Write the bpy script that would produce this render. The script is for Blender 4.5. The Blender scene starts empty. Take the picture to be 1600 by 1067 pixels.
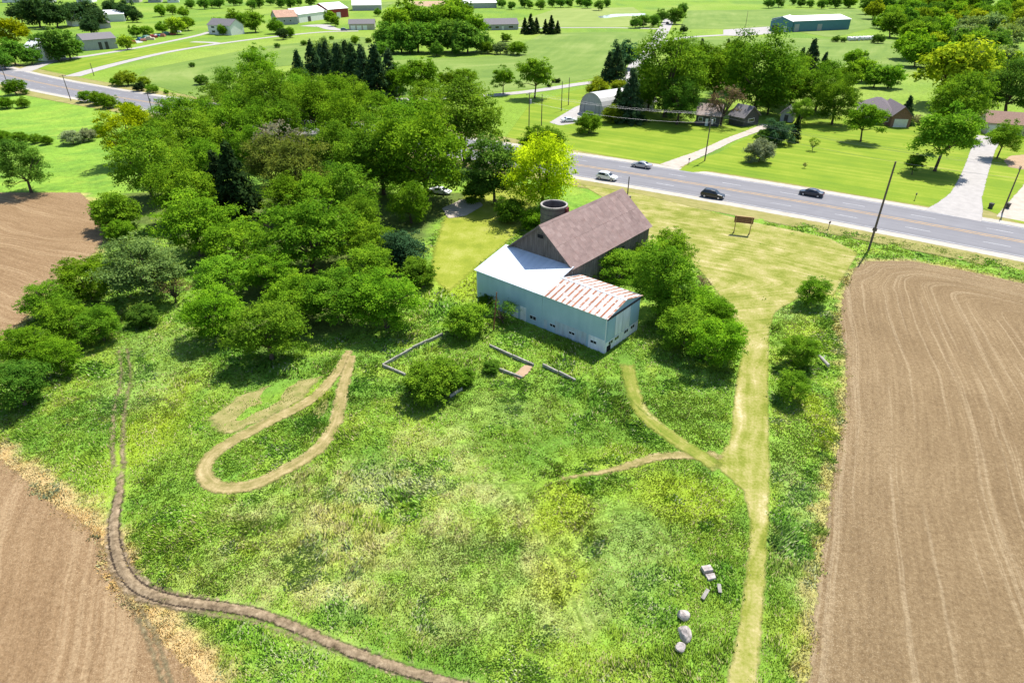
import bpy, math, random
import numpy as np
from mathutils import Vector, Matrix

# ------------------------------------------------------------------ camera, sky, sun, exposure
SC = bpy.context.scene
COL = SC.collection
CAM_H, PITCH, FPX = 42.0, math.radians(31.0), 1000.0          # metres above ground, down tilt, focal length for a 1600 px wide frame
cam = bpy.data.cameras.new('camera'); cam.sensor_width = 36.0; cam.lens = 36.0 * FPX / 1600.0
cam.clip_start = 0.5; cam.clip_end = 9000
camo = bpy.data.objects.new('camera', cam); COL.objects.link(camo)
camo.location = (0, 0, CAM_H); camo.rotation_euler = (math.pi / 2 - PITCH, 0, 0)
SC.camera = camo
SUN_AZ, SUN_EL = math.radians(36.0), math.radians(60.0)       # azimuth from +Y towards +X
w = bpy.data.worlds.new('World'); SC.world = w; w.use_nodes = True
nt = w.node_tree; nt.nodes.clear()
sky = nt.nodes.new('ShaderNodeTexSky'); sky.sky_type = 'NISHITA'; sky.sun_disc = False
sky.sun_elevation = SUN_EL; sky.sun_rotation = SUN_AZ; sky.air_density = 1.0; sky.dust_density = 0.6; sky.ozone_density = 1.0
bg = nt.nodes.new('ShaderNodeBackground'); bg.inputs['Strength'].default_value = 0.12
wo = nt.nodes.new('ShaderNodeOutputWorld')
nt.links.new(sky.outputs[0], bg.inputs[0]); nt.links.new(bg.outputs[0], wo.inputs[0])
sl = bpy.data.lights.new('sun', 'SUN'); sl.energy = 4.6; sl.angle = math.radians(0.55); sl.color = (1.0, 0.955, 0.88)
so = bpy.data.objects.new('sun', sl); COL.objects.link(so)
sdir = Vector((math.sin(SUN_AZ) * math.cos(SUN_EL), math.cos(SUN_AZ) * math.cos(SUN_EL), math.sin(SUN_EL)))
so.rotation_euler = (-sdir).to_track_quat('-Z', 'Y').to_euler(); so.location = (60, 60, 200)
SC.view_settings.view_transform = 'Standard'; SC.view_settings.look = 'None'
SC.view_settings.gamma = 1.0; SC.view_settings.exposure = 0.70
SC.view_settings.use_curve_mapping = False
SC.render.engine = 'CYCLES'
SC.cycles.max_bounces = 6; SC.cycles.diffuse_bounces = 3; SC.cycles.transmission_bounces = 4; SC.cycles.transparent_max_bounces = 12
SC.cycles.use_denoising = True

random.seed(7)
RNG = np.random.default_rng(11)
SP, CP = math.sin(PITCH), math.cos(PITCH)


def G(px, py, z=0.0):
    """ground place seen at a spot of the 1600 px photograph"""
    u = (px - 800) / FPX; v = (py - 533.5) / FPX
    t = (CAM_H - z) / (SP + v * CP)
    return (u * t, (CP - v * SP) * t)


def GP(pts):
    return np.array([G(*p) for p in pts], float)


# ------------------------------------------------------------------ numeric helpers
_PERM = np.random.default_rng(5).permutation(4096)
_VALS = np.random.default_rng(6).random(4096)


def vnoise(x, y, s=0):
    x = np.asarray(x, float); y = np.asarray(y, float)
    xi = np.floor(x).astype(np.int64); yi = np.floor(y).astype(np.int64)
    fx = x - xi; fy = y - yi
    fx = fx * fx * (3 - 2 * fx); fy = fy * fy * (3 - 2 * fy)
    h = lambda a, b: _VALS[_PERM[(_PERM[(a + s * 17) & 4095] + b) & 4095]]
    return (h(xi, yi) * (1 - fx) + h(xi + 1, yi) * fx) * (1 - fy) + (h(xi, yi + 1) * (1 - fx) + h(xi + 1, yi + 1) * fx) * fy


def fbm(x, y, s=0, o=4):
    r = 0; a = 0.5; t = 0
    for i in range(o):
        r = r + a * vnoise(x * 2 ** i + 13.1 * i, y * 2 ** i + 7.7 * i, s + i); t += a; a *= 0.5
    return r / t


def seg_dist(P, A, closed=True):
    """distance of points to a polyline"""
    best = np.full(len(P), 1e9)
    n = len(A)
    for i in range(n if closed else n - 1):
        a = A[i]; b = A[(i + 1) % n]; d = b - a
        L = max(d @ d, 1e-9)
        t = np.clip(((P - a) @ d) / L, 0, 1)
        q = P - (a + t[:, None] * d)
        best = np.minimum(best, np.einsum('ij,ij->i', q, q))
    return np.sqrt(best)


def inside(P, A):
    r = np.zeros(len(P), bool); n = len(A)
    for i in range(n):
        a = A[i]; b = A[(i + 1) % n]
        if a[1] == b[1]: continue
        c = ((a[1] > P[:, 1]) != (b[1] > P[:, 1])) & (P[:, 0] < (b[0] - a[0]) * (P[:, 1] - a[1]) / (b[1] - a[1]) + a[0])
        r ^= c
    return r


def sdf(P, A):
    """positive inside"""
    return np.where(inside(P, A), 1, -1) * seg_dist(P, A)


def sstep(a, b, x):
    t = np.clip((x - a) / (b - a), 0, 1)
    return t * t * (3 - 2 * t)


def spline(pts, step):
    """Catmull-Rom through points, resampled at even steps"""
    p = np.array(pts, float)
    p = np.vstack([2 * p[0] - p[1], p, 2 * p[-1] - p[-2]])
    out = []
    for i in range(1, len(p) - 2):
        t = np.linspace(0, 1, 40, endpoint=False)[:, None]
        out.append(0.5 * ((2 * p[i]) + (-p[i - 1] + p[i + 1]) * t + (2 * p[i - 1] - 5 * p[i] + 4 * p[i + 1] - p[i + 2]) * t ** 2
                          + (-p[i - 1] + 3 * p[i] - 3 * p[i + 1] + p[i + 2]) * t ** 3))
    out = np.vstack(out + [p[-2][None]])
    d = np.r_[0, np.cumsum(np.linalg.norm(np.diff(out, axis=0), axis=1))]
    n = max(2, int(d[-1] / step) + 1)
    s = np.linspace(0, d[-1], n)
    return np.stack([np.interp(s, d, out[:, k]) for k in range(out.shape[1])], 1), s


ORD = ('first second third fourth fifth sixth seventh eighth ninth tenth eleventh twelfth thirteenth fourteenth fifteenth sixteenth seventeenth '
       'eighteenth nineteenth twentieth').split()


# ------------------------------------------------------------------ scene object helpers
def tag(o, label=None, cat=None, group=None, kind=None):
    if label: o['label'] = label
    if cat: o['category'] = cat
    if group: o['group'] = group
    if kind: o['kind'] = kind
    return o


def np_mesh(name, V, Fc, mat=None, nper=None, smooth=False, attrs=None):
    """V (n,3); Fc (m,k) quads or triangles"""
    V = np.ascontiguousarray(V, np.float32); Fc = np.ascontiguousarray(Fc, np.int32)
    me = bpy.data.meshes.new(name)
    m, k = Fc.shape
    me.vertices.add(len(V)); me.vertices.foreach_set('co', V.ravel())
    me.loops.add(m * k); me.loops.foreach_set('vertex_index', Fc.ravel())
    me.polygons.add(m); me.polygons.foreach_set('loop_start', np.arange(0, m * k, k, dtype=np.int32))
    if smooth: me.polygons.foreach_set('use_smooth', np.ones(m, bool))
    for an, (ty, dat) in (attrs or {}).items():
        a = me.attributes.new(an, ty, 'POINT')
        a.data.foreach_set('color' if ty == 'FLOAT_COLOR' else 'value', np.ascontiguousarray(dat, np.float32).ravel())
    me.update(calc_edges=True)
    if mat: me.materials.append(mat)
    return me


def link(name, data, parent=None):
    o = bpy.data.objects.new(name, data); COL.objects.link(o)
    if parent: o.parent = parent
    return o


def empty(name, loc=(0, 0, 0), rz=0.0):
    o = bpy.data.objects.new(name, None); COL.objects.link(o)
    o.location = loc; o.rotation_euler = (0, 0, rz); o.empty_display_size = 0.3
    return o


class MB:
    """collects shapes for one mesh"""
    def __init__(self): self.v = []; self.f = []

    def add(self, vs, fs):
        n = len(self.v); self.v += [tuple(map(float, q)) for q in vs]; self.f += [[n + i for i in f] for f in fs]; return self

    def box(self, x0, x1, y0, y1, z0, z1, rz=0, c=None):
        vs = [(x, y, z) for z in (z0, z1) for y in (y0, y1) for x in (x0, x1)]
        if rz:
            cx, cy = c or ((x0 + x1) / 2, (y0 + y1) / 2); ca, sa = math.cos(rz), math.sin(rz)
            vs = [(cx + (x - cx) * ca - (y - cy) * sa, cy + (x - cx) * sa + (y - cy) * ca, z) for x, y, z in vs]
        return self.add(vs, [(0, 2, 3, 1), (4, 5, 7, 6), (0, 1, 5, 4), (2, 6, 7, 3), (0, 4, 6, 2), (1, 3, 7, 5)])

    def hexa(self, b, t):
        """bottom ring b and top ring t of equal length"""
        n = len(b)
        return self.add(list(b) + list(t), [tuple(reversed(range(n))), tuple(range(n, 2 * n))] +
                        [(i, (i + 1) % n, n + (i + 1) % n, n + i) for i in range(n)])

    def slab(self, q, th):
        """four-sided plate q (seen from its upper side anticlockwise) with thickness th below it"""
        a, b, c = (Vector(q[i]) for i in (0, 1, 2))
        n = (b - a).cross(c - a).normalized() * th
        return self.hexa([tuple(Vector(p) - n) for p in q], q)

    def tube(self, p0, p1, r0, r1=None, n=8, cap=True):
        r1 = r0 if r1 is None else r1
        p0 = Vector(p0); p1 = Vector(p1); d = (p1 - p0).normalized()
        a = d.orthogonal().normalized(); b = d.cross(a)
        ring = lambda p, r: [tuple(p + (a * math.cos(2 * math.pi * i / n) + b * math.sin(2 * math.pi * i / n)) * r) for i in range(n)]
        fs = [(i, (i + 1) % n, n + (i + 1) % n, n + i) for i in range(n)]
        if cap: fs += [tuple(reversed(range(n))), tuple(range(n, 2 * n))]
        return self.add(ring(p0, r0) + ring(p1, r1), fs)

    def path(self, pts, rad, n=6):
        for i in range(len(pts) - 1):
            r0 = rad[i] if hasattr(rad, '__len__') else rad; r1 = rad[i + 1] if hasattr(rad, '__len__') else rad
            self.tube(pts[i], pts[i + 1], r0, r1, n)
        return self

    def build(self, name, mat, parent=None, smooth=False):
        me = bpy.data.meshes.new(name); me.from_pydata(self.v, [], self.f); me.update()
        if smooth:
            for p in me.polygons: p.use_smooth = True
        me.materials.append(mat)
        return link(name, me, parent)


# ------------------------------------------------------------------ materials
class NB:
    def __init__(self, name):
        self.m = bpy.data.materials.new(name); self.m.use_nodes = True
        self.t = self.m.node_tree; self.t.nodes.clear()
        self.out = self.t.nodes.new('ShaderNodeOutputMaterial')

    def n(self, ty, ins=None, **kw):
        x = self.t.nodes.new('ShaderNode' + ty)
        for k, v in kw.items(): setattr(x, k, v)
        for k, v in (ins or {}).items():
            s = x.inputs[k]
            if hasattr(v, 'is_output') or isinstance(v, bpy.types.NodeSocket): self.t.links.new(v, s)
            else: s.default_value = v
        return x

    def math(self, op, a, b=0.0, clamp=False):
        return self.n('Math', {0: a, 1: b}, operation=op, use_clamp=clamp).outputs[0]

    def noise(self, vec, scale, detail=3.0, rough=0.55):
        return self.n('TexNoise', {'Vector': vec, 'Scale': scale, 'Detail': detail, 'Roughness': rough}).outputs[0]

    def ramp(self, fac, stops):
        r = self.n('ValToRGB', {0: fac}); e = r.color_ramp.elements
        while len(e) < len(stops): e.new(0.5)
        for i, (p, c) in enumerate(stops):
            e[i].position = p; e[i].color = (*c, 1) if len(c) == 3 else c
        return r.outputs[0]

    def mix(self, fac, a, b, mode='MIX'):
        x = self.n('Mix', data_type='RGBA', blend_type=mode)
        for s, v in ((x.inputs[0], fac), (x.inputs[6], a), (x.inputs[7], b)):
            if isinstance(v, bpy.types.NodeSocket): self.t.links.new(v, s)
            else: s.default_value = (*v, 1) if isinstance(v, tuple) and len(v) == 3 else v
        return x.outputs[2]

    def pos(self): return self.n('NewGeometry').outputs['Position']

    def obj(self): return self.n('TexCoord').outputs['Object']

    def scaled(self, vec, s): return self.n('Mapping', {'Vector': vec, 'Scale': s}).outputs[0]

    def bsdf(self, col, rough=0.8, spec=0.3, metal=0.0, normal=None):
        ins = {'Base Color': col if isinstance(col, bpy.types.NodeSocket) else (*col, 1), 'Roughness': rough, 'Specular IOR Level': spec, 'Metallic': metal}
        if normal is not None: ins['Normal'] = normal
        return self.n('BsdfPrincipled', ins).outputs[0]

    def bump(self, h, st, dist): return self.n('Bump', {'Strength': st, 'Distance': dist, 'Height': h}).outputs[0]

    def soft_normal(self, k, up):
        g = self.n('NewGeometry').outputs['Normal']
        a = self.n('VectorMath', {0: g, 3: k}, operation='SCALE').outputs[0]
        s = self.n('VectorMath', {0: a, 1: (0, 0, up)}, operation='ADD').outputs[0]
        return self.n('VectorMath', {0: s}, operation='NORMALIZE').outputs[0]

    def done(self, sh):
        self.t.links.new(sh, self.out.inputs[0]); return self.m

    def cut(self, sh, alpha):
        tr = self.n('BsdfTransparent').outputs[0]
        x = self.n('MixShader', {0: alpha}); self.t.links.new(tr, x.inputs[1]); self.t.links.new(sh, x.inputs[2])
        return self.done(x.outputs[0])


def mat_plain(name, col, rough=0.7, spec=0.3, metal=0.0, var=0.12, scale=1.5, stretch=(1, 1, 1), bump=0.0):
    b = NB(name); v = b.scaled(b.obj(), stretch)
    f = b.noise(v, scale, 4.0)
    lo = tuple(c * (1 - var) for c in col); hi = tuple(min(1, c * (1 + var)) for c in col)
    c = b.ramp(f, [(0.3, lo), (0.7, hi)])
    nm = b.bump(f, 0.5, bump) if bump else None
    return b.done(b.bsdf(c, rough, spec, metal, nm))


def mat_ground():
    b = NB('ground_grass'); p = b.pos()
    c = b.n('Attribute', attribute_name='Col').outputs['Color']
    n1 = b.noise(p, 0.9, 5.0, 0.65); n2 = b.noise(p, 5.0, 3.0, 0.6); n3 = b.noise(p, 0.12, 3.0)
    k = b.math('ADD', b.math('MULTIPLY', n1, 1.3), b.math('ADD', b.math('MULTIPLY', n2, 1.5), b.math('MULTIPLY', n3, 0.4)))
    k = b.math('MAXIMUM', b.math('SUBTRACT', k, 0.50), 0.35)
    c2 = b.mix(1.0, c, b.n('CombineColor', {0: k, 1: k, 2: k}).outputs[0], 'MULTIPLY')
    straw = b.ramp(b.noise(p, 2.3, 4.0, 0.7), [(0.56, (0, 0, 0)), (0.72, (1, 1, 1))])
    c3 = b.mix(b.math('MULTIPLY', straw, 0.22), c2, (0.34, 0.32, 0.12))
    return b.done(b.bsdf(c3, 0.95, 0.1, 0, b.bump(b.math('ADD', n1, b.math('MULTIPLY', n2, 0.5)), 0.55, 0.3)))


def mat_blades():
    b = NB('grass_blade')
    c = b.n('Attribute', attribute_name='Col').outputs['Color']
    d = b.n('BsdfDiffuse', {'Color': c, 'Normal': b.soft_normal(0.4, 0.9)}).outputs[0]; t = b.n('BsdfTranslucent', {'Color': c}).outputs[0]
    x = b.n('MixShader', {0: 0.22}); b.t.links.new(d, x.inputs[1]); b.t.links.new(t, x.inputs[2])
    return b.done(x.outputs[0])


def mat_leaf():
    b = NB('leaf')
    oi = b.n('ObjectInfo'); ti = b.n('Attribute', attribute_name='tint').outputs['Fac']
    r = b.math('ADD', b.math('MULTIPLY', oi.outputs['Random'], 0.22), 0.89)
    k = b.math('MULTIPLY', ti, r)
    c = b.mix(1.0, oi.outputs['Color'], b.n('CombineColor', {0: k, 1: k, 2: k}).outputs[0], 'MULTIPLY')
    hs = b.n('HueSaturation', {'Color': c, 'Hue': b.math('ADD', b.math('MULTIPLY', b.math('SUBTRACT', ti, 1.0), -0.035), 0.5), 'Saturation': 1.0}).outputs[0]
    d = b.n('BsdfDiffuse', {'Color': hs, 'Normal': b.soft_normal(0.8, 0.5)}).outputs[0]
    t = b.n('BsdfTranslucent', {'Color': b.mix(1.0, hs, (1.25, 1.15, 0.6), 'MULTIPLY')}).outputs[0]
    x = b.n('MixShader', {0: 0.38}); b.t.links.new(d, x.inputs[1]); b.t.links.new(t, x.inputs[2])
    return b.done(x.outputs[0])


def mat_sheet(name, stops, scale=1.2, fine=9.0, streak=None, rag=1.2, bump=0.06, rough=0.95, line=None, ragscale=1.1, soft=0.12, ruts=None):
    """a thin ground cover with a ragged edge; attribute edge = metres to its border, row = metres across its working direction"""
    b = NB(name); p = b.pos()
    e = b.n('Attribute', attribute_name='edge').outputs['Fac']; row = b.n('Attribute', attribute_name='row').outputs['Fac']
    n1 = b.noise(p, scale, 5.0, 0.6); n2 = b.noise(p, fine, 3.0, 0.65)
    f = b.math('ADD', b.math('MULTIPLY', n1, 0.65), b.math('MULTIPLY', n2, 0.35))
    if streak:
        sx = b.n('SeparateXYZ', {0: p})
        sv = b.n('CombineXYZ', {0: b.math('MULTIPLY', row, streak[0]), 1: b.math('MULTIPLY', sx.outputs[0], streak[2]), 2: b.math('MULTIPLY', sx.outputs[1], streak[2])}).outputs[0]
        n3 = b.noise(sv, 1.0, 3.0, 0.6)
        f = b.math('ADD', b.math('MULTIPLY', f, 1 - streak[1]), b.math('MULTIPLY', n3, streak[1]))
    c = b.ramp(f, stops)
    if line:
        s2 = b.n('CombineXYZ', {0: b.math('MULTIPLY', row, line[0]), 1: b.math('MULTIPLY', sx.outputs[0], 0.004), 2: b.math('MULTIPLY', sx.outputs[1], 0.004)}).outputs[0]
        ln = b.ramp(b.noise(s2, 1.0, 2.0, 0.5), [(line[1], (0, 0, 0)), (line[1] + 0.06, (1, 1, 1))])
        c = b.mix(b.math('MULTIPLY', ln, b.math('MULTIPLY', n2, line[2])), c, line[3])
    if ruts:
        rd = b.math('ADD', b.math('ABSOLUTE', b.math('SUBTRACT', b.math('ABSOLUTE', row), ruts)), b.math('MULTIPLY', b.math('SUBTRACT', n2, 0.5), 0.45))
        c = b.mix(b.ramp(rd, [(0.02, (.95, .95, .95)), (0.12, (0, 0, 0))]), c, (0.036, 0.025, 0.017))
    s = b.bsdf(c, rough, 0.15, 0, b.bump(f, 0.6, bump))
    q = b.math('ADD', e, b.math('MULTIPLY', b.math('SUBTRACT', b.noise(p, ragscale, 5.0, 0.7), 0.5), rag * 2))
    al = b.math('DIVIDE', q, soft, True)
    return b.cut(s, al)


M = {}
M['ground'] = mat_ground(); M['blade'] = mat_blades(); M['leaf'] = mat_leaf()
M['bark'] = mat_plain('bark', (0.10, 0.075, 0.055), 0.95, 0.1, var=0.35, scale=3, stretch=(1, 1, .3), bump=0.05)


def mat_soil(name, dark, mid, light, pale, rowf, rag=0.9):
    b = NB(name); p = b.pos()
    e = b.n('Attribute', attribute_name='edge').outputs['Fac']; row = b.n('Attribute', attribute_name='row').outputs['Fac']
    sx = b.n('SeparateXYZ', {0: p})
    along = lambda f, k: b.n('CombineXYZ', {0: b.math('MULTIPLY', row, f), 1: b.math('MULTIPLY', sx.outputs[0], k), 2: b.math('MULTIPLY', sx.outputs[1], k)}).outputs[0]
    big = b.noise(p, 0.09, 4.0, 0.6); clod = b.noise(p, 2.6, 8.0, 0.75); fine = b.noise(p, 9.0, 4.0, 0.7)
    rows = b.noise(along(rowf, 0.10), 1.0, 4.0, 0.65)
    f = b.math('ADD', b.math('ADD', b.math('MULTIPLY', clod, 0.40), b.math('MULTIPLY', fine, 0.26)), b.math('ADD', b.math('MULTIPLY', rows, 0.20), b.math('MULTIPLY', big, 0.14)))
    c = b.ramp(f, [(0.40, dark), (0.5, mid), (0.60, light)])
    chaff = b.ramp(b.noise(p, 11.0, 4.0, 0.8), [(0.54, (0, 0, 0)), (0.63, (1, 1, 1))])
    band = b.ramp(b.math('DIVIDE', e, 8.0), [(0.1, (1, 1, 1)), (1.0, (0, 0, 0))])
    c = b.mix(b.math('MULTIPLY', chaff, b.math('ADD', b.math('MULTIPLY', big, 0.5), b.math('MULTIPLY', band, 0.5))), c, pale)
    ln = b.ramp(b.noise(along(rowf * .42, 0.016), 1.0, 3.0, 0.55), [(0.55, (0, 0, 0)), (0.60, (1, 1, 1)), (0.62, (1, 1, 1)), (0.66, (0, 0, 0))])
    c = b.mix(b.math('MULTIPLY', ln, b.math('MULTIPLY', b.math('SUBTRACT', clod, 0.25), 0.95)), c, pale)
    edge = b.ramp(b.math('ADD', e, b.math('MULTIPLY', fine, 1.6)), [(0.25, (1, 1, 1)), (0.9, (0, 0, 0))])
    c = b.mix(b.math('MULTIPLY', edge, b.math('MULTIPLY', clod, 0.9)), c, pale)
    s_ = b.bsdf(c, 0.95, 0.12, 0, b.bump(b.math('ADD', clod, b.math('MULTIPLY', rows, 0.5)), 0.9, 0.14))
    q = b.math('ADD', e, b.math('MULTIPLY', b.math('SUBTRACT', b.noise(p, 1.1, 6.0, 0.75), 0.5), rag * 2))
    return b.cut(s_, b.math('DIVIDE', q, 0.2, True))


M['soil_a'] = mat_soil('soil_brown', (0.133, 0.086, 0.042), (0.205, 0.139, 0.070), (0.300, 0.217, 0.118), (0.47, 0.375, 0.235), 2.6)
M['soil_b'] = mat_soil('soil_reddish', (0.155, 0.092, 0.044), (0.235, 0.149, 0.075), (0.33, 0.225, 0.124), (0.49, 0.362, 0.21), 1.8)
M['mown'] = mat_sheet('mown_hay', [(0.37, (0.130, 0.165, 0.018)), (0.44, (0.195, 0.215, 0.030)), (0.50, (0.27, 0.265, 0.065)), (0.57, (0.36, 0.315, 0.12)), (0.67, (0.54, 0.47, 0.27))], 0.3, 4.0, (1.3, 0.30, 0.07), 0.35, 0.14, soft=0.3)
M['yardgrass'] = mat_sheet('yard_grass', [(0.34, (0.165, 0.215, 0.018)), (0.5, (0.25, 0.285, 0.03)), (0.68, (0.36, 0.36, 0.09))], 0.25, 4.0, None, 1.2, 0.08, soft=0.8)
M['path'] = mat_sheet('cut_path', [(0.36, (0.155, 0.15, 0.04)), (0.47, (0.26, 0.215, 0.08)), (0.56, (0.36, 0.285, 0.13)), (0.68, (0.50, 0.41, 0.22))], 0.8, 5.0, (2.6, 0.38, 0.14), 0.5, 0.12, ragscale=1.6, soft=0.3)
M['pathg'] = mat_sheet('cut_path_green', [(0.36, (0.115, 0.165, 0.018)), (0.47, (0.185, 0.215, 0.03)), (0.56, (0.265, 0.26, 0.06)), (0.68, (0.42, 0.37, 0.16))], 0.6, 5.0, (2.4, 0.35, 0.12), 0.55, 0.12, ragscale=1.6, soft=0.4)
M['straw'] = mat_sheet('cut_straw_patch', [(0.30, (0.13, 0.17, 0.03)), (0.5, (0.27, 0.24, 0.085)), (0.75, (0.42, 0.35, 0.17))], 0.8, 5.0, None, 1.1, 0.06, ragscale=0.6, soft=0.5)
M['track'] = mat_sheet('track_mud', [(0.38, (0.105, 0.074, 0.043)), (0.46, (0.185, 0.135, 0.080)), (0.55, (0.275, 0.205, 0.125)), (0.66, (0.42, 0.325, 0.205))], 1.8, 5.0, (2.6, 0.22, 0.35), 0.6, 0.14, ragscale=1.8, soft=0.35, ruts=0.42)
M['pressed_shade'] = mat_sheet('pressed_grass_gap_shade', [(0.38, (0.085, 0.150, 0.014)), (0.5, (0.135, 0.215, 0.022)), (0.66, (0.23, 0.285, 0.05))], 1.5, 5.0, None, 0.45, 0.1, ragscale=1.6, soft=0.5)  # gap shade between taller blades is put into this darker green
M['wheelmark'] = mat_sheet('wheel_mark', [(0.38, (0.10, 0.085, 0.045)), (0.5, (0.20, 0.16, 0.085)), (0.66, (0.36, 0.29, 0.16))], 1.8, 5.0, None, 0.5, 0.1, ragscale=2.0, soft=0.35)
M['gravel'] = mat_sheet('gravel', [(0.3, (0.36, 0.31, 0.25)), (0.7, (0.52, 0.46, 0.39))], 0.7, 12.0, None, 0.4, 0.03)
M['gravelg'] = mat_sheet('gravel_grey', [(0.3, (0.32, 0.30, 0.28)), (0.7, (0.45, 0.42, 0.395))], 0.7, 12.0, None, 0.4, 0.03)
M['shoulder'] = mat_sheet('road_shoulder', [(0.3, (0.36, 0.325, 0.275)), (0.7, (0.52, 0.475, 0.41))], 0.6, 10.0, None, 0.35, 0.02)
M['verge'] = mat_sheet('verge_dry_grass', [(0.3, (0.17, 0.18, 0.04)), (0.5, (0.27, 0.245, 0.08)), (0.75, (0.40, 0.34, 0.16))], 0.4, 5.0, (0.9, 0.3, 0.1), 0.8, 0.08, soft=0.8)
M['asphalt'] = mat_sheet('asphalt', [(0.3, (0.165, 0.162, 0.172)), (0.5, (0.20, 0.196, 0.207)), (0.75, (0.25, 0.245, 0.255))], 0.3, 14.0, (0.9, 0.5, 0.006), 0.1, 0.01, 0.85)
M['lawn'] = mat_sheet('mown_lawn', [(0.36, (0.125, 0.215, 0.014)), (0.5, (0.180, 0.262, 0.016)), (0.60, (0.25, 0.305, 0.03)), (0.68, (0.33, 0.35, 0.07))], 0.12, 2.5, (0.55, 0.5, 0.012), 0.3, 0.08)
M['crop'] = mat_sheet('crop_rows', [(0.36, (0.105, 0.18, 0.030)), (0.5, (0.155, 0.235, 0.04)), (0.62, (0.23, 0.29, 0.075))], 0.03, 1.2, (0.2, 0.3, 0.02), 1.2, 0.15)
M['palefield'] = mat_sheet('pale_hayfield', [(0.30, (0.17, 0.235, 0.045)), (0.5, (0.23, 0.29, 0.07)), (0.75, (0.31, 0.35, 0.11))], 0.03, 0.8, (0.12, 0.3, 0.01), 1.5, 0.1)
M['sand'] = mat_sheet('bare_sand', [(0.3, (0.34, 0.23, 0.14)), (0.7, (0.44, 0.31, 0.20))], 0.5, 6.0, None, 0.4, 0.02)
M['yellow'] = mat_plain('yellow_paint', (0.50, 0.30, 0.09), 0.8, 0.2, var=0.25, scale=0.6)
M['white'] = mat_plain('white_paint', (0.50, 0.50, 0.50), 0.8, 0.2, var=0.3, scale=0.7)
M['concrete'] = mat_plain('concrete', (0.31, 0.285, 0.255), 0.9, 0.2, var=0.4, scale=1.8, bump=0.02)
M['stone'] = mat_plain('boulder_stone', (0.40, 0.35, 0.32), 0.9, 0.2, var=0.45, scale=2.5, bump=0.12)
M['wood_grey'] = mat_plain('weathered_wood', (0.155, 0.130, 0.118), 0.9, 0.15, var=0.4, scale=1.6, stretch=(3, 3, .25))
M['wood_dark'] = mat_plain('dark_barn_wood', (0.075, 0.062, 0.056), 0.9, 0.15, var=0.35, scale=1.5, stretch=(3, 3, .25))
M['wood_tan'] = mat_plain('tan_lumber', (0.42, 0.27, 0.13), 0.8, 0.2, var=0.2, scale=3)
M['wood_brown'] = mat_plain('brown_board', (0.20, 0.10, 0.06), 0.8, 0.2, var=0.2, scale=3)
M['pole'] = mat_plain('pole_wood', (0.13, 0.105, 0.085), 0.9, 0.15, var=0.3, scale=2, stretch=(3, 3, .3))
M['dark'] = mat_plain('dark_opening', (0.012, 0.013, 0.014), 0.8, 0.2, var=0.2)
M['glass'] = mat_plain('window_glass', (0.02, 0.024, 0.028), 0.12, 0.6, var=0.2)
M['wirem'] = mat_plain('wire_metal', (0.30, 0.30, 0.31), 0.5, 0.5, 0.6)
M['rubber'] = mat_plain('tyre_rubber', (0.018, 0.018, 0.019), 0.85, 0.2)
M['rim'] = mat_plain('alloy_rim', (0.45, 0.46, 0.47), 0.35, 0.5, 0.8)
M['lamp_w'] = mat_plain('headlight_glass', (0.75, 0.76, 0.78), 0.15, 0.6)
M['lamp_r'] = mat_plain('tail_light_red', (0.40, 0.02, 0.02), 0.25, 0.5)
M['water'] = mat_plain('pond_water', (0.30, 0.34, 0.36), 0.08, 0.6)


def paint(name, col, rough=0.3, metal=0.0):
    b = NB(name); f = b.noise(b.obj(), 2.0)
    c = b.ramp(f, [(0.3, tuple(x * .93 for x in col)), (0.7, col)])
    s = b.n('BsdfPrincipled', {'Base Color': c, 'Roughness': rough, 'Metallic': metal, 'Coat Weight': 0.6, 'Coat Roughness': 0.08}).outputs[0]
    return b.done(s)


def mat_blue_siding():
    b = NB('blue_metal_siding'); o = b.obj()
    n1 = b.noise(b.scaled(o, (1, 1, 0.25)), 1.2, 5.0); n2 = b.noise(o, 0.35, 3.0)
    c = b.ramp(b.math('ADD', b.math('MULTIPLY', n1, .5), b.math('MULTIPLY', n2, .5)), [(0.3, (0.29, 0.435, 0.515)), (0.55, (0.36, 0.51, 0.59)), (0.8, (0.47, 0.61, 0.68))])
    sx = b.n('SeparateXYZ', {0: o})
    rib = b.math('PINGPONG', b.math('ADD', sx.outputs[0], sx.outputs[1]), 0.11)
    return b.done(b.bsdf(c, 0.55, 0.35, 0, b.bump(rib, 0.5, 0.02)))


def mat_tin(name, stops, rust, amt, lo, hi, rough=0.45):
    b = NB(name); o = b.obj(); oi = b.n('ObjectInfo').outputs['Random']
    off = b.n('CombineXYZ', {0: b.math('MULTIPLY', oi, 40.0), 1: b.math('MULTIPLY', oi, 17.0), 2: 0.0}).outputs[0]
    v = b.n('VectorMath', {0: o, 1: off}, operation='ADD').outputs[0]
    n1 = b.noise(b.scaled(v, (1.0, 0.35, 0.35)), 1.3, 5.0, 0.6)
    c = b.ramp(n1, stops)
    r = b.ramp(b.noise(v, 1.1, 5.0, 0.7), [(lo, (0, 0, 0)), (hi, (1, 1, 1))])
    c = b.mix(b.math('MULTIPLY', r, amt), c, rust)
    t = b.math('ADD', b.math('MULTIPLY', oi, 0.08), 0.96)
    c = b.mix(1.0, c, b.n('CombineColor', {0: t, 1: t, 2: t}).outputs[0], 'MULTIPLY')
    return b.done(b.bsdf(c, rough, 0.35, 0.1, b.bump(b.math('PINGPONG', b.n('SeparateXYZ', {0: o}).outputs[0], 0.06), 0.35, 0.02)))


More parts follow.
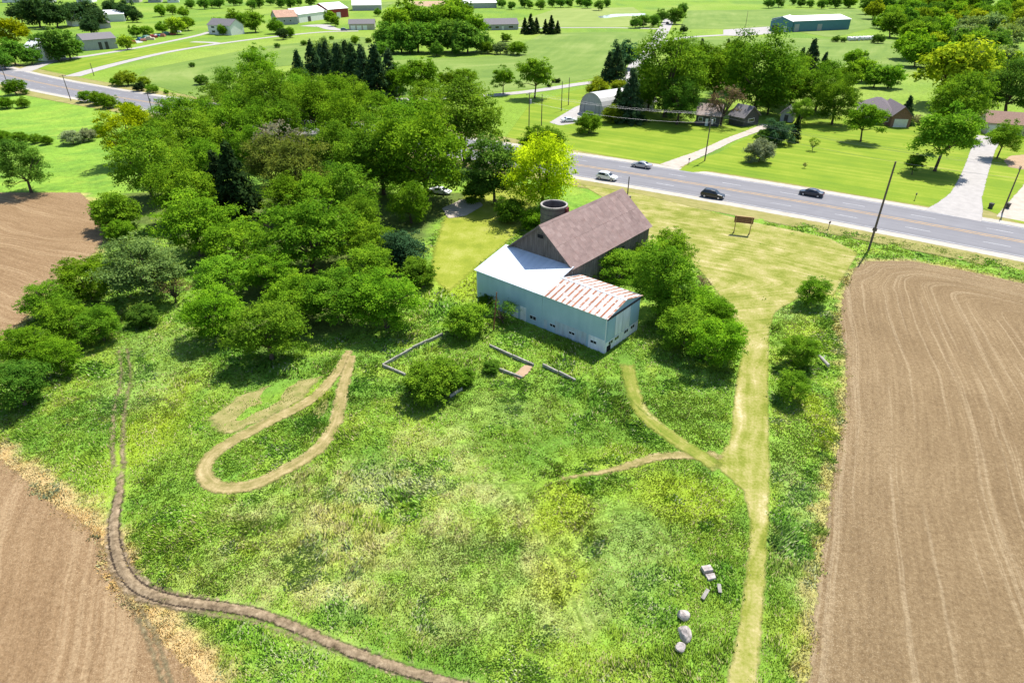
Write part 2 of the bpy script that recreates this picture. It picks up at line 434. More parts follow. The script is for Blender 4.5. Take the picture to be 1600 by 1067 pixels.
M['siding'] = mat_blue_siding()
M['tin_white'] = mat_tin('white_tin', [(0.3, (0.56, 0.63, 0.71)), (0.7, (0.63, 0.70, 0.775))], (0.5, 0.45, 0.4), 0.15, 0.62, 0.75)
M['tin_pale'] = mat_tin('pale_tin', [(0.3, (0.50, 0.49, 0.47)), (0.7, (0.66, 0.65, 0.63))], (0.36, 0.17, 0.09), 0.75, 0.54, 0.68)
M['tin_rust'] = mat_tin('rust_streak_tin', [(0.3, (0.23, 0.085, 0.04)), (0.7, (0.40, 0.17, 0.09))], (0.60, 0.55, 0.51), 0.9, 0.53, 0.60)
M['tin_barn'] = mat_tin('barn_roof_tin', [(0.3, (0.165, 0.105, 0.092)), (0.55, (0.235, 0.158, 0.140)), (0.8, (0.31, 0.222, 0.198))], (0.25, 0.125, 0.10), 0.35, 0.5, 0.75, 0.6)
M['white_door'] = mat_plain('whitewashed_door', (0.70, 0.73, 0.76), 0.7, 0.3, var=0.15, scale=1.0, stretch=(2, 2, .4))
M['grey_panel'] = mat_plain('grey_patch_panel', (0.42, 0.49, 0.53), 0.75, 0.3, var=0.2, scale=1.0, stretch=(2, 2, .5))

# ------------------------------------------------------------------ zones of the land (ground polygons)
FIELD_R = GP([(1262, 1240), (1262, 1067), (1268, 980), (1277, 900), (1287, 830), (1301, 740), (1316, 660), (1322, 600), (1318, 545), (1311, 500), (1318, 455), (1336, 418),
              (1352, 408), (1420, 407), (1500, 421), (1600, 443), (1760, 478), (1900, 520), (2500, 1240)])
FIELD_UL = GP([(-260, 345), (-60, 305), (0, 301), (60, 301), (125, 301), (150, 322), (166, 350), (160, 385), (130, 412), (95, 442), (50, 466), (42, 498), (0, 530), (-260, 640)])
FIELD_LL = GP([(-700, 640), (-60, 690), (0, 716), (40, 748), (85, 788), (128, 812), (160, 842), (172, 885), (192, 925), (218, 965), (255, 1000), (292, 1040), (318, 1067), (380, 1240), (-700, 1240)])
MOWN = GP([(1118, 1240), (1132, 1067), (1150, 985), (1163, 900), (1171, 820), (1160, 768), (1112, 724), (1138, 690), (1148, 600), (1160, 540), (1130, 470), (1090, 420), (1040, 400),
           (990, 380), (960, 320), (905, 288), (1000, 303), (1100, 328), (1180, 348), (1250, 362), (1300, 374), (1342, 396), (1322, 428), (1304, 462), (1250, 466), (1212, 488), (1203, 520), (1202, 600), (1205, 760),
           (1199, 900), (1186, 1067), (1180, 1240)])
YARD = GP([(668, 430), (676, 385), (690, 345), (730, 300), (790, 285), (850, 300), (836, 335), (800, 375), (746, 420), (700, 462)])
WOOD = GP([(170, 345), (200, 260), (260, 205), (400, 130), (560, 130), (760, 235), (800, 300), (760, 325), (690, 345), (640, 430), (610, 500), (560, 520), (410, 560), (320, 500), (300, 420), (230, 360)])
CX = np.array([-600, -400, -213, -197.5, -169, -150, -132, -100, 13.6, 28.8, 43.7, 56.7, 72, 87, 140.0, 200])
CY = np.array([545, 410, 285, 275, 256.5, 244.5, 232.5, 209.4, 151.7, 142.7, 134, 125, 114.4, 102.5, 58.0, 2.0])
pc = np.polyfit(CX[2:-2] / 100, CY[2:-2], 3, w=np.ones(len(CX) - 4))


def road_y(x):
    x = np.asarray(x, float); xs = np.clip(x, -240, 100) / 100
    d = np.polyval(np.polyder(pc), xs)
    return np.polyval(pc, xs) + d * (x / 100 - xs)


def blob(P, px, py, rx, ry, s=0):
    """soft patch on the meadow: centre at a photo spot, radii in metres"""
    g = np.array(G(px, py)); d = np.hypot((P[:, 0] - g[0]) / rx, (P[:, 1] - g[1]) / ry)
    return sstep(1.25, 0.45, d + (fbm(P[:, 0] * .35, P[:, 1] * .35, 40 + s) - .5) * 1.1)


RING_C = np.array(G(800, 765))


def ground_colour(P):
    x, y = P[:, 0], P[:, 1]
    n = len(P)
    lerp = lambda c, d, t: c + (np.array(d) - c) * t[:, None]
    c = np.tile(np.array([0.172, 0.296, 0.034]), (n, 1))
    big = fbm(x * .045, y * .045, 1); mid = fbm(x * .22, y * .22, 9); fin = fbm(x * .8, y * .8, 19)
    c = lerp(c, (0.122, 0.240, 0.030), sstep(.5, .68, mid))
    c = lerp(c, (0.235, 0.335, 0.042), sstep(.50, .70, fbm(x * .3, y * .3, 29)) * .8)
    c = lerp(c, (0.125, 0.235, 0.030), sstep(.54, .68, fin) * .5)
    near = y < 130
    if near.any():
        Q = P[near]; q = c[near]; fq = fin[near]; mq = mid[near]
        st = np.zeros(len(Q))
        for i, (a, b_, rx, ry, k) in enumerate([(600, 790, 12, 6, .75), (720, 745, 6, 4, .6), (690, 690, 5, 3, .45), (500, 800, 6, 5, .5), (470, 925, 7, 2.2, .8), (430, 905, 5, 1.6, .5), (860, 880, 2.6, 4.0, .75),
                                                (805, 800, 2, 3.0, .6), (640, 900, 10, 5, .35), (880, 950, 4, 3, .45), (560, 860, 8, 4, .5), (350, 880, 6, 3, .4), (740, 960, 7, 3, .35), (460, 1010, 6, 2.5, .3)]):
            st = np.maximum(st, k * blob(Q, a, b_, rx, ry, i))
        st = st * sstep(.28, .62, fq * .6 + mq * .4)
        q = q + (np.array([0.43, 0.40, 0.17]) - q) * .8 * st[:, None]
        lush = np.zeros(len(Q))
        for i, (a, b_, rx, ry, k) in enumerate([(870, 680, 9, 6, .8), (950, 620, 8, 4, .6), (1090, 830, 7, 10, .6), (820, 610, 9, 5, .6), (700, 560, 8, 5, .5), (900, 540, 9, 5, .8), (440, 690, 6, 4, .3), (230, 560, 10, 8, .35), (1080, 625, 5, 5, .7),
                                                (1100, 960, 5, 6, .5), (300, 640, 9, 6, .3)]):
            lush = np.maximum(lush, k * blob(Q, a, b_, rx, ry, 60 + i))
        q = q + (np.array([0.112, 0.215, 0.026]) - q) * (lush * .85)[:, None]
        gg = np.zeros(len(Q))
        for i, (a, b_, rx, ry, k) in enumerate([(960, 860, 5, 6, .7), (1000, 830, 4, 3, .5), (1240, 760, 2.0, 7, .7), (1235, 880, 1.6, 5, .6), (230, 600, 6, 6, .5), (260, 540, 6, 5, .4), (790, 640, 7, 3, .4), (1230, 490, 2, 2, .6), (130, 270, 14, 12, .7), (80, 190, 18, 14, .5)]):
            gg = np.maximum(gg, k * blob(Q, a, b_, rx, ry, 80 + i))
        q = q + (np.array([0.215, 0.300, 0.085]) - q) * (gg * .75)[:, None]
        yg = np.zeros(len(Q))
        for i, (a, b_, rx, ry, k) in enumerate([(880, 800, 4, 5, .7), (1060, 770, 6, 4, .6), (950, 720, 6, 2.5, .3), (720, 440, 5, 8, .8), (760, 360, 8, 6, .8), (700, 330, 8, 6, .6), (880, 905, 2.5, 3, .6), (1270, 640, 2, 8, .6), (1265, 530, 3, 5, .5), (480, 620, 4, 3, .4), (230, 680, 3, 8, .5)]):
            yg = np.maximum(yg, k * blob(Q, a, b_, rx, ry, 100 + i))
        q = q + (np.array([0.275, 0.345, 0.018]) - q) * (yg * .8)[:, None]
        # dry margins along the worked fields
        for fp, wd, kk in ((FIELD_LL, 2.6, .95), (FIELD_UL, 1.6, .6), (FIELD_R, 1.1, .55)):
            dd = -sdf(Q, fp)
            mm = sstep(wd, wd * .3, dd + (fq - .5) * 3.0) * kk
            q = q + (np.array([0.44, 0.31, 0.145]) - q) * mm[:, None]
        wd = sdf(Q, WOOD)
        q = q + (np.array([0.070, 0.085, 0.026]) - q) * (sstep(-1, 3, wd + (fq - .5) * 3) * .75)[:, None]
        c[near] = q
    ry = road_y(x)
    north = sstep(-2, 4, y - ry)
    nc = np.tile(np.array([0.165, 0.26, 0.028]), (n, 1))
    nc = lerp(nc, (0.12, 0.215, 0.03), sstep(.45, .65, big))
    nc = lerp(nc, (0.22, 0.29, 0.05), sstep(.5, .75, fbm(x * .018, y * .018, 77)) * .8)
    return c + (nc - c) * north[:, None]


# ------------------------------------------------------------------ the ground sheet
def axis(lo, hi, c0, c1, step, gr):
    a = list(np.arange(c0, c1 + 1e-6, step))
    s = step
    while a[-1] < hi: s *= gr; a.append(a[-1] + s)
    s = step
    while a[0] > lo: s *= gr; a.insert(0, a[0] - s)
    return np.array(a)


gx = axis(-5200, 5200, -72, 84, 0.5, 1.05); gy = axis(-40, 6500, 18, 132, 0.5, 1.045)
GX, GY = np.meshgrid(gx, gy)
GPTS = np.stack([GX.ravel(), GY.ravel()], 1)
gcol = ground_colour(GPTS)


def flatness(P):
    """1 on open meadow, 0 where something flat lies on the ground"""
    f = np.ones(len(P))
    for A in (FIELD_R, FIELD_UL, FIELD_LL, MOWN): f = np.minimum(f, sstep(0.3, 2.5, -sdf(P, A)))
    f = np.minimum(f, sstep(12.5, 17, np.abs(P[:, 1] - road_y(P[:, 0])) * .86))
    f = np.where(P[:, 1] > road_y(P[:, 0]), 0, f)
    return f


gz = np.zeros(len(GPTS))
nm = (GPTS[:, 1] < 135) & (np.abs(GPTS[:, 0]) < 110)
Q = GPTS[nm]
LINES_PX = {'loop': [(546, 548), (526, 582), (490, 622), (425, 657), (362, 690), (328, 716), (319, 740), (342, 761), (392, 759), (442, 736), (492, 706), (523, 664), (536, 606), (550, 556)],
            'side': [(978, 560), (986, 600), (1004, 645), (1050, 684), (1100, 716), (1140, 745)],
            'straw': [(845, 752), (900, 744), (960, 734), (1030, 714), (1100, 712), (1160, 716)],
            'track': [(183, 655), (186, 700), (188, 760), (178, 820), (186, 875), (212, 915), (262, 936), (330, 946), (400, 958), (462, 980), (525, 1008), (600, 1036), (690, 1064), (790, 1095), (900, 1150)],
            'faint': [(192, 560), (196, 600), (186, 650), (182, 700)],
            'margin': [(180, 900), (208, 950), (236, 1000), (262, 1067), (300, 1150)]}
BO = np.array([11.36, 66.98]); BA = math.radians(-40.48)                         # building corner and direction
BUX = np.array([math.cos(BA), math.sin(BA)]); BUY = np.array([-math.sin(BA), math.cos(BA)])


def ground_z(Q):
    dl = np.full(len(Q), 99.0)
    for k_, pp in LINES_PX.items(): dl = np.minimum(dl, seg_dist(Q, spline(GP(pp), 1.0)[0], False))
    fl = flatness(Q) * sstep(1.6, 3.0, dl)
    fl = fl * sstep(0.2, 2.0, -sdf(Q, YARD))
    bs, bt = (Q - BO) @ BUX, (Q - BO) @ BUY
    bd = np.maximum(np.maximum(bs - 0, -22 - bs), np.maximum(-bt, bt - 27))
    fl *= sstep(0.2, 2.5, bd)
    return fl * ((fbm(Q[:, 0] * .3, Q[:, 1] * .3, 3) - .5) * .5)


gz[nm] = ground_z(Q)
ny, nx = GX.shape
idx = np.arange(ny * nx).reshape(ny, nx)
GF = np.stack([idx[:-1, :-1].ravel(), idx[:-1, 1:].ravel(), idx[1:, 1:].ravel(), idx[1:, :-1].ravel()], 1)
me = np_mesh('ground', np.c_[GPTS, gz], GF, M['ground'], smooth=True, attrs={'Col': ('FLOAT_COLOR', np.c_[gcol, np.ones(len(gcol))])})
tag(link('ground', me), kind='structure')


# ------------------------------------------------------------------ thin covers on the ground
LAYER = [0]


def lift():
    LAYER[0] += 1
    return LAYER[0] * 0.0009


def sheet(name, poly, res, z, mat, pad=1.5, rowf=None, kind='structure', label=None, cat=None):
    lo = poly.min(0) - pad; hi = poly.max(0) + pad
    xs = np.arange(lo[0], hi[0] + res, res); ys = np.arange(lo[1], hi[1] + res, res)
    X, Y = np.meshgrid(xs, ys); P = np.stack([X.ravel(), Y.ravel()], 1)
    e = sdf(P, poly)
    row = rowf(P, e) if rowf else e
    ny, nx = X.shape; ix = np.arange(ny * nx).reshape(ny, nx)
    F = np.stack([ix[:-1, :-1].ravel(), ix[:-1, 1:].ravel(), ix[1:, 1:].ravel(), ix[1:, :-1].ravel()], 1)
    keep = (e[F] > -pad).any(1); F = F[keep]
    used = np.unique(F); mp = np.zeros(len(P), np.int32); mp[used] = np.arange(len(used))
    me = np_mesh(name, np.c_[P[used], np.full(len(used), z + lift())], mp[F], mat, smooth=True, attrs={'edge': ('FLOAT', e[used]), 'row': ('FLOAT', row[used])})
    return tag(link(name, me), label, cat, kind=kind)


def ribbon(name, pts, width, z, mat, step=1.0, prof=None, nseg=8, pad=0.5, parent=None, kind='structure', fade=0.0, px=True, drape=False):
    """a strip along a curve; prof(u) gives the height over z for u in -1..1; fade = metres over which its ends run out"""
    C, s = spline(GP(pts) if px else np.array(pts, float), step)
    T = np.gradient(C, axis=0); T /= np.linalg.norm(T, axis=1)[:, None]
    Nn = np.stack([-T[:, 1], T[:, 0]], 1)
    wd = np.interp(np.linspace(0, 1, len(C)), np.linspace(0, 1, len(width)), width) if hasattr(width, '__len__') else np.full(len(C), width)
    u = np.linspace(-1, 1, nseg + 1)
    half = wd / 2 + pad
    P = C[:, None, :] + Nn[:, None, :] * (u[None, :, None] * half[:, None, None])
    e = (wd / 2)[:, None] - np.abs(u)[None] * half[:, None]
    if fade: e = np.minimum(e, (np.minimum(s, s[-1] - s) / fade * 1.0 - 0.6)[:, None])
    row = u[None] * half[:, None]
    z = z + lift()
    hz = z + (np.array([[prof(r) for r in q] for q in row]) if prof else 0 * row)
    hz = hz + np.linspace(0, .006, len(C))[:, None]
    if drape: hz = hz + ground_z(P.reshape(-1, 2)).reshape(hz.shape)
    n, m = row.shape; ix = np.arange(n * m).reshape(n, m)
    F = np.stack([ix[:-1, :-1].ravel(), ix[1:, :-1].ravel(), ix[1:, 1:].ravel(), ix[:-1, 1:].ravel()], 1)[:, ::-1]
    me = np_mesh(name, np.c_[P.reshape(-1, 2), hz.ravel()], F, mat, smooth=True, attrs={'edge': ('FLOAT', e.ravel()), 'row': ('FLOAT', row.ravel())})
    o = link(name, me, parent)
    if not parent: tag(o, kind=kind)
    return o


def smin(a, b, k): 
    h = np.clip(.5 + .5 * (b - a) / k, 0, 1)
    return b + (a - b) * h - k * h * (1 - h)


LEFT_R = FIELD_R[:12]; TOP_R = FIELD_R[11:18]
sheet('ploughed_field', FIELD_R, 0.6, 0.030, M['soil_a'], rowf=lambda P, e: smin(P[:, 0] * .9 - P[:, 1] * .43 - 5 + .004 * (P[:, 0] - 30) ** 2, seg_dist(P, TOP_R, False) * 2.6, 9) + (fbm(P[:, 0] * .05, P[:, 1] * .05, 12) - .5) * 2.5)
sheet('ploughed_field', FIELD_UL, 0.7, 0.030, M['soil_b'], rowf=lambda P, e: P[:, 0] * .35 + P[:, 1] * .93 + fbm(P[:, 0] * .03, P[:, 1] * .03, 14) * 14)
sheet('ploughed_field', FIELD_LL, 0.6, 0.030, M['soil_b'], rowf=lambda P, e: P[:, 0] * .93 + P[:, 1] * .37 + fbm(P[:, 0] * .05, P[:, 1] * .05, 3) * 4)
MOWC = np.array(G(1150, 400))


def mown_rows(P, e):
    t = sstep(70, 88, P[:, 1])
    return (P[:, 1] - road_y(P[:, 0])) * .85 * t + (P[:, 0] * .93 - P[:, 1] * .37) * (1 - t) + (fbm(P[:, 0] * .05, P[:, 1] * .05, 8) - .5) * 5


sheet('mown_lane', MOWN, 0.5, 0.045, M['mown'], rowf=mown_rows)
sheet('yard_lawn', YARD, 0.6, 0.040, M['yardgrass'])
sheet('cut_straw_patch', GP([(322, 655), (372, 618), (440, 594), (506, 588), (472, 626), (402, 662), (348, 684)]), 0.4, 0.040, M['straw'])
sheet('cut_straw_patch', GP([(486, 650), (508, 604), (520, 610), (512, 640), (500, 668)]), 0.3, 0.042, M['straw'])
ribbon('cut_path', LINES_PX['loop'], [1.2, 1.5, 1.7, 1.7, 1.8, 1.8, 1.7, 1.8, 1.7, 1.6, 1.2], 0.060, M['path'], 0.4)
ribbon('cut_path', LINES_PX['side'], 2.0, 0.058, M['pathg'], 0.5, fade=2.0)
ribbon('cut_path', LINES_PX['straw'], [0.4, 0.8, 1.2, 1.4, 1.4], 0.052, M['path'], 0.5, fade=3.0)


def rut(r):
    a = abs(r)
    return 0.045 * math.exp(-((a - 0.80) / .14) ** 2) + 0.06 * math.exp(-(a / .20) ** 2) - 0.035 * math.exp(-((a - .45) / .12) ** 2) + 0.03


ribbon('dirt_track', LINES_PX['track'][1:], [0.9, 1.0, 1.3, 1.8, 1.8, 1.3, 1.15, 1.2, 1.2, 1.2, 1.2], 0.050, M['track'], 0.3, rut, 24, 0.35, fade=6.0)
for dx in (-9, 9):
    ribbon('wheel_track', [(188 + dx * .8, 760), (186 + dx * .8, 730), (184 + dx * .9, 690), (187 + dx * .9, 640), (197 + dx * .8, 590), (192 + dx * .7, 545), (186 + dx * .6, 500)], [.7, .7, .62, .55, .5, .4], 0.048, M['wheelmark'], 0.4, pad=.3, fade=4.0)
ribbon('wheel_track', [(206, 925), (262, 948), (330, 960), (400, 974), (462, 996), (540, 1030)], [.3, .5, .5, .4], 0.046, M['wheelmark'], 0.4, pad=.3, fade=4.0)
for dx in (0, 14):
    ribbon('wheel_track', [(182 + dx, 890), (204 + dx, 945), (232 + dx, 1000), (255 + dx, 1067), (290 + dx, 1150)], [.4, .5, .45], 0.050, M['wheelmark'], 0.5, pad=.3, fade=5.0)

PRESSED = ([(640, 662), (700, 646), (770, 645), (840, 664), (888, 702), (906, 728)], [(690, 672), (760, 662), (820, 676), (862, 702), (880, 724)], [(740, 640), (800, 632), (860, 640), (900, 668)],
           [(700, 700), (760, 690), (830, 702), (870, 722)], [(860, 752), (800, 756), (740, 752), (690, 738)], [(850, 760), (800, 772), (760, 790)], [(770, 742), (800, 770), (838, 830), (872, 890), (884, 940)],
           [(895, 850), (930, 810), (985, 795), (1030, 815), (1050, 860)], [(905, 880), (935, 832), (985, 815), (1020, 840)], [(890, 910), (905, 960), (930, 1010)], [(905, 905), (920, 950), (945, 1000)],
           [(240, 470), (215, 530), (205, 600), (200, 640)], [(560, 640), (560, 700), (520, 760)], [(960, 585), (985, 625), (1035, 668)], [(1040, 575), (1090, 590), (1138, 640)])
for pp in PRESSED: ribbon('wheel_track', pp, [.15, .40, .46, .40, .15], 0.05, M['pressed_shade'], 0.4, pad=.3, fade=1.5, drape=True)

# ------------------------------------------------------------------ the road and lanes
rx_ = np.linspace(-640, 210, 90); ROAD = np.stack([rx_, road_y(rx_)], 1)
ribbon('grass_verge', ROAD, 31.0, 0.012, M['verge'], 4.0, nseg=10, px=False)
ribbon('road_shoulder', ROAD, 20.6, 0.020, M['shoulder'], 3.0, nseg=10, px=False)
road = ribbon('road', ROAD, 16.4, 0.028, M['asphalt'], 3.0, nseg=10, px=False, pad=0.12)
RC, RS = spline(ROAD, 2.0)
RT = np.gradient(RC, axis=0); RT /= np.linalg.norm(RT, axis=1)[:, None]; RN = np.stack([-RT[:, 1], RT[:, 0]], 1)


PAINT_Z = max(v.co.z for v in road.data.vertices) + 0.005


def paint_line(name, off, wid, mat, i0=0, i1=None):
    c = RC[i0:i1] + RN[i0:i1] * off
    a = c + RN[i0:i1] * wid / 2; b_ = c - RN[i0:i1] * wid / 2
    n = len(c); V = np.c_[np.vstack([a, b_]), np.full(2 * n, PAINT_Z)]
    F = np.stack([np.arange(n - 1), np.arange(n, 2 * n - 1), np.arange(n + 1, 2 * n), np.arange(1, n)], 1)
    return link(name, np_mesh(name, V, F, mat), road)


paint_line('centre_line', 0.42, 0.20, M['yellow']); paint_line('centre_line', -0.42, 0.20, M['yellow'])
paint_line('edge_line', 7.6, 0.13, M['white']); paint_line('edge_line', -7.6, 0.13, M['white'])
for off in (3.9, -3.9):
    for i in range(0, len(RC) - 8, 6):
        if -270 < RC[i][0] < 130: paint_line('lane_dash', off, 0.12, M['white'], i, i + 3)

ribbon('gravel_drive', [(1046, 260), (1072, 249), (1104, 236), (1140, 219), (1172, 207), (1200, 196)], [5.0, 3.4, 3.0, 3.0, 3.4], 0.036, M['gravel'], 1.0)
ribbon('concrete_drive', [(1488, 338), (1503, 318), (1516, 290), (1528, 258), (1537, 232), (1546, 214)], [9.5, 5.6, 5.0, 5.0, 5.2, 6.0], 0.038, M['gravelg'], 1.0)
ribbon('gravel_drive', [(1596, 346), (1608, 318), (1622, 290), (1640, 262)], [8.0, 5.0, 4.6], 0.036, M['gravel'], 1.0)
ribbon('gravel_drive', [(112, 120), (150, 109), (200, 96), (262, 82), (335, 70), (420, 59), (500, 51), (560, 49)], [7, 5, 4.6, 4.6, 5], 0.036, M['gravelg'], 3.0)
ribbon('gravel_drive', [(34, 112), (80, 97), (150, 86), (210, 76), (300, 58), (330, 50)], [8, 5, 4.5, 4.5], 0.036, M['gravelg'], 3.0)
ribbon('gravel_drive', [(345, 69), (328, 67), (300, 66)], 5.0, 0.040, M['gravelg'], 2.0)
ribbon('side_road', [(1046, 30), (1040, 42), (1028, 62), (1010, 82), (992, 112), (1000, 140), (1010, 160)], 8.0, 0.034, M['gravelg'], 2.5)
ribbon('gravel_drive', [(1018, 76), (1060, 61), (1120, 56), (1205, 52)], 6.0, 0.036, M['gravelg'], 3.0)
ribbon('gravel_lane', [(600, 157), (680, 154), (760, 150), (840, 142), (905, 132), (965, 125), (998, 120)], 5.0, 0.036, M['gravelg'], 2.0)
ribbon('gravel_lane', [(800, 44), (880, 44), (960, 44), (1032, 46)], 5.0, 0.036, M['gravelg'], 4.0)
ribbon('gravel_drive', [(480, 42), (500, 40), (520, 46), (545, 48)], [14, 10, 8], 0.040, M['gravelg'], 3.0)
sheet('gravel_yard', GP([(858, 192), (898, 168), (925, 158), (930, 178), (900, 193), (875, 197)]), 1.0, 0.040, M['gravelg'])
sheet('gravel_yard', GP([(1130, 47), (1205, 42), (1212, 53), (1160, 57), (1130, 56)]), 2.5, 0.042, M['gravelg'])
sheet('gravel_yard', GP([(690, 326), (722, 312), (748, 312), (756, 322), (728, 338), (700, 342)]), 0.6, 0.040, M['gravel'])
sheet('dirt_patch', GP([(1568, 252), (1578, 244), (1604, 242), (1640, 250), (1640, 262), (1600, 266), (1576, 262)]), 0.8, 0.042, M['sand'])
sheet('pond', GP([(938, 27), (962, 23), (1003, 22), (1003, 24.5), (965, 25.8), (942, 28.5)]), 2.0, 0.03, M['water'])
LAWNROW = lambda P, e: P[:, 0] * .55 + P[:, 1] * .83
sheet('lawn', GP([(1052, 272), (1082, 252), (1120, 240), (1190, 205), (1250, 180), (1420, 185), (1545, 190), (1528, 240), (1510, 290), (1492, 330), (1380, 312), (1220, 285), (1110, 268)]), 1.2, 0.016, M['lawn'], rowf=LAWNROW)
sheet('lawn', GP([(790, 215), (830, 160), (905, 140), (1000, 150), (1060, 190), (1180, 200), (1100, 235), (1040, 258), (960, 246), (880, 232)]), 1.2, 0.016, M['lawn'], rowf=LAWNROW)
sheet('lawn', GP([(1520, 320), (1548, 214), (1700, 214), (1760, 380), (1590, 348)]), 1.2, 0.016, M['lawn'], rowf=LAWNROW)
sheet('crop_field', GP([(600, 152), (612, 95), (780, 88), (850, 52), (1026, 50), (990, 100), (955, 118), (840, 138), (720, 150)]), 2.5, 0.016, M['crop'])
sheet('crop_field', GP([(300, 45), (420, 22), (560, 6), (620, 3), (600, 14), (545, 14), (440, 20), (360, 34)]), 6.0, 0.016, M['crop'])
sheet('hayfield', GP([(790, 40), (870, 14), (990, 12), (1030, 40), (960, 43), (850, 43)]), 5.0, 0.016, M['palefield'])
sheet('hayfield', GP([(1062, 46), (1075, 17), (1340, 14), (1380, 40), (1300, 60), (1200, 42), (1130, 46)]), 5.0, 0.016, M['crop'])
sheet('hayfield', GP([(1060, 62), (1140, 58), (1330, 62), (1440, 66), (1440, 110), (1380, 118), (1200, 95), (1070, 82)]), 4.0, 0.016, M['crop'])
sheet('hayfield', GP([(330, 160), (210, 125), (230, 108), (420, 72), (570, 58), (600, 90), (430, 105), (360, 130)]), 3.0, 0.016, M['crop'])
sheet('lawn', GP([(112, 117), (60, 108), (150, 90), (300, 64), (330, 68), (200, 93)]), 3.0, 0.016, M['lawn'])
#SECTION2
# ------------------------------------------------------------------ the barn, the shed and the silo
def bframe(name): return empty(name, (BO[0], BO[1], 0), BA)


SH_L, SH_W, SH_H, SH_R, B_OFF, B_W, B_D, B_L, B_RIDGE = 21.37, 7.8, 5.05, 6.01, -9.83, 11.12, 6.49, 20.12, 11.11
SLOPE = (SH_R - SH_H) / (SH_W / 2); B_EAVE = SH_H + SLOPE * B_D

shed = bframe('blue_shed')
tag(shed, 'long pale blue metal shed with white lean-to roof against the barn', 'shed')
# walls: a closed shell for the rust-roofed half and another under the lean-to
m = MB()
m.hexa([(B_OFF + .05, 0, -.3), (0, 0, -.3), (0, SH_W, -.3), (B_OFF + .05, SH_W, -.3)], [(B_OFF + .05, 0, SH_H), (0, 0, SH_H), (0, SH_W, SH_H), (B_OFF + .05, SH_W, SH_H)])
m.add([(0, 0, SH_H), (0, SH_W, SH_H), (0, SH_W / 2, SH_R - .03), (B_OFF + .05, 0, SH_H), (B_OFF + .05, SH_W, SH_H), (B_OFF + .05, SH_W / 2, SH_R - .03)], [(0, 1, 2), (4, 3, 5)])
m.build('wall', M['siding'], shed)
m = MB(); b_z = B_EAVE - .06
m.hexa([(-SH_L, 0, -.3), (B_OFF + .02, 0, -.3), (B_OFF + .02, B_D - .02, -.3), (-SH_L, B_D - .02, -.3)], [(-SH_L, 0, SH_H - .06), (B_OFF + .02, 0, SH_H - .06), (B_OFF + .02, B_D - .02, b_z), (-SH_L, B_D - .02, b_z)])
m.build('lean_to_wall', M['siding'], shed)
m = MB()
for i in range(24):
    y0 = 3.4 + i * .13
    if y0 < B_D - .1: m.box(B_OFF + .03, B_OFF + .06, y0, y0 + .12, 4.6, SH_H + SLOPE * y0 - .10)
m.build('side_boards', M['wood_grey'], shed)['kind'] = 'stuff'
# lean-to roof: eight broad white sheets
n = 12
for i in range(n):
    x0 = -SH_L - .25 + i * (SH_L + .25 + B_OFF + .25) / n; x1 = x0 + (SH_L + .25 + B_OFF + .25) / n - .012
    zt = lambda y: SH_H + SLOPE * y
    m = MB().slab([(x0, -.28, zt(-.28)), (x1, -.28, zt(-.28)), (x1, B_D - .03, zt(B_D - .03)), (x0, B_D - .03, zt(B_D - .03))], .05)
    m.slab([(x1 - .03, -.28, zt(-.28) + .03), (x1 + .012, -.28, zt(-.28) + .03), (x1 + .012, B_D - .03, zt(B_D - .03) + .03), (x1 - .03, B_D - .03, zt(B_D - .03) + .03)], .028)
    m.build('roof_sheet', M['tin_white'], shed)
# rusty roof: alternating pale sheets and rust-eaten laps on both slopes
n = 12; wsh = (-B_OFF + .25) / n
for side in (0, 1):
    ya, za = (-.28, SH_H - SLOPE * .28) if side == 0 else (SH_W + .28, SH_H - SLOPE * .28)
    yr, zr = SH_W / 2, SH_R
    for i in range(n):
        x0 = B_OFF + .03 + i * wsh; xm = x0 + wsh * .66; x1 = x0 + wsh - .01
        for (a, b_, mt, nmn, dz) in ((x0, xm, 'tin_pale', 'roof_sheet', .0), (xm - .02, x1, 'tin_rust', 'rusted_roof_sheet', .022)):
            jz = random.uniform(-.006, .006)
            q = [(a, ya, za + dz + jz), (b_, ya, za + dz + jz), (b_, yr, zr + dz + jz), (a, yr, zr + dz + jz)]
            if side: q = [q[1], q[0], q[3], q[2]]
            MB().slab(q, .02).build(nmn, M[mt], shed)
m = MB(); m.slab([(B_OFF + .03, SH_W / 2 - .22, SH_R - .01), (.26, SH_W / 2 - .22, SH_R - .01), (.26, SH_W / 2, SH_R + .06), (B_OFF + .03, SH_W / 2, SH_R + .06)], .015)
m.slab([(.26, SH_W / 2 + .22, SH_R - .01), (B_OFF + .03, SH_W / 2 + .22, SH_R - .01), (B_OFF + .03, SH_W / 2, SH_R + .06), (.26, SH_W / 2, SH_R + .06)], .015)
m.build('ridge_cap', M['tin_white'], shed)
MB().box(-SH_L - .02, .02, -.05, -.004, SH_H - .28, SH_H - .12).build('fascia', M['tin_white'], shed)
for x in (-SH_L, -.06): MB().box(x, x + .1, -.03, .0, -.2, SH_H - .14).build('corner_trim', M['white_door'], shed)


def panel_long(name, x0, x1, z0, z1, mat, d=.03):
    return MB().box(x0, x1, -d, -.002, z0, z1).build(name, M[mat], shed)


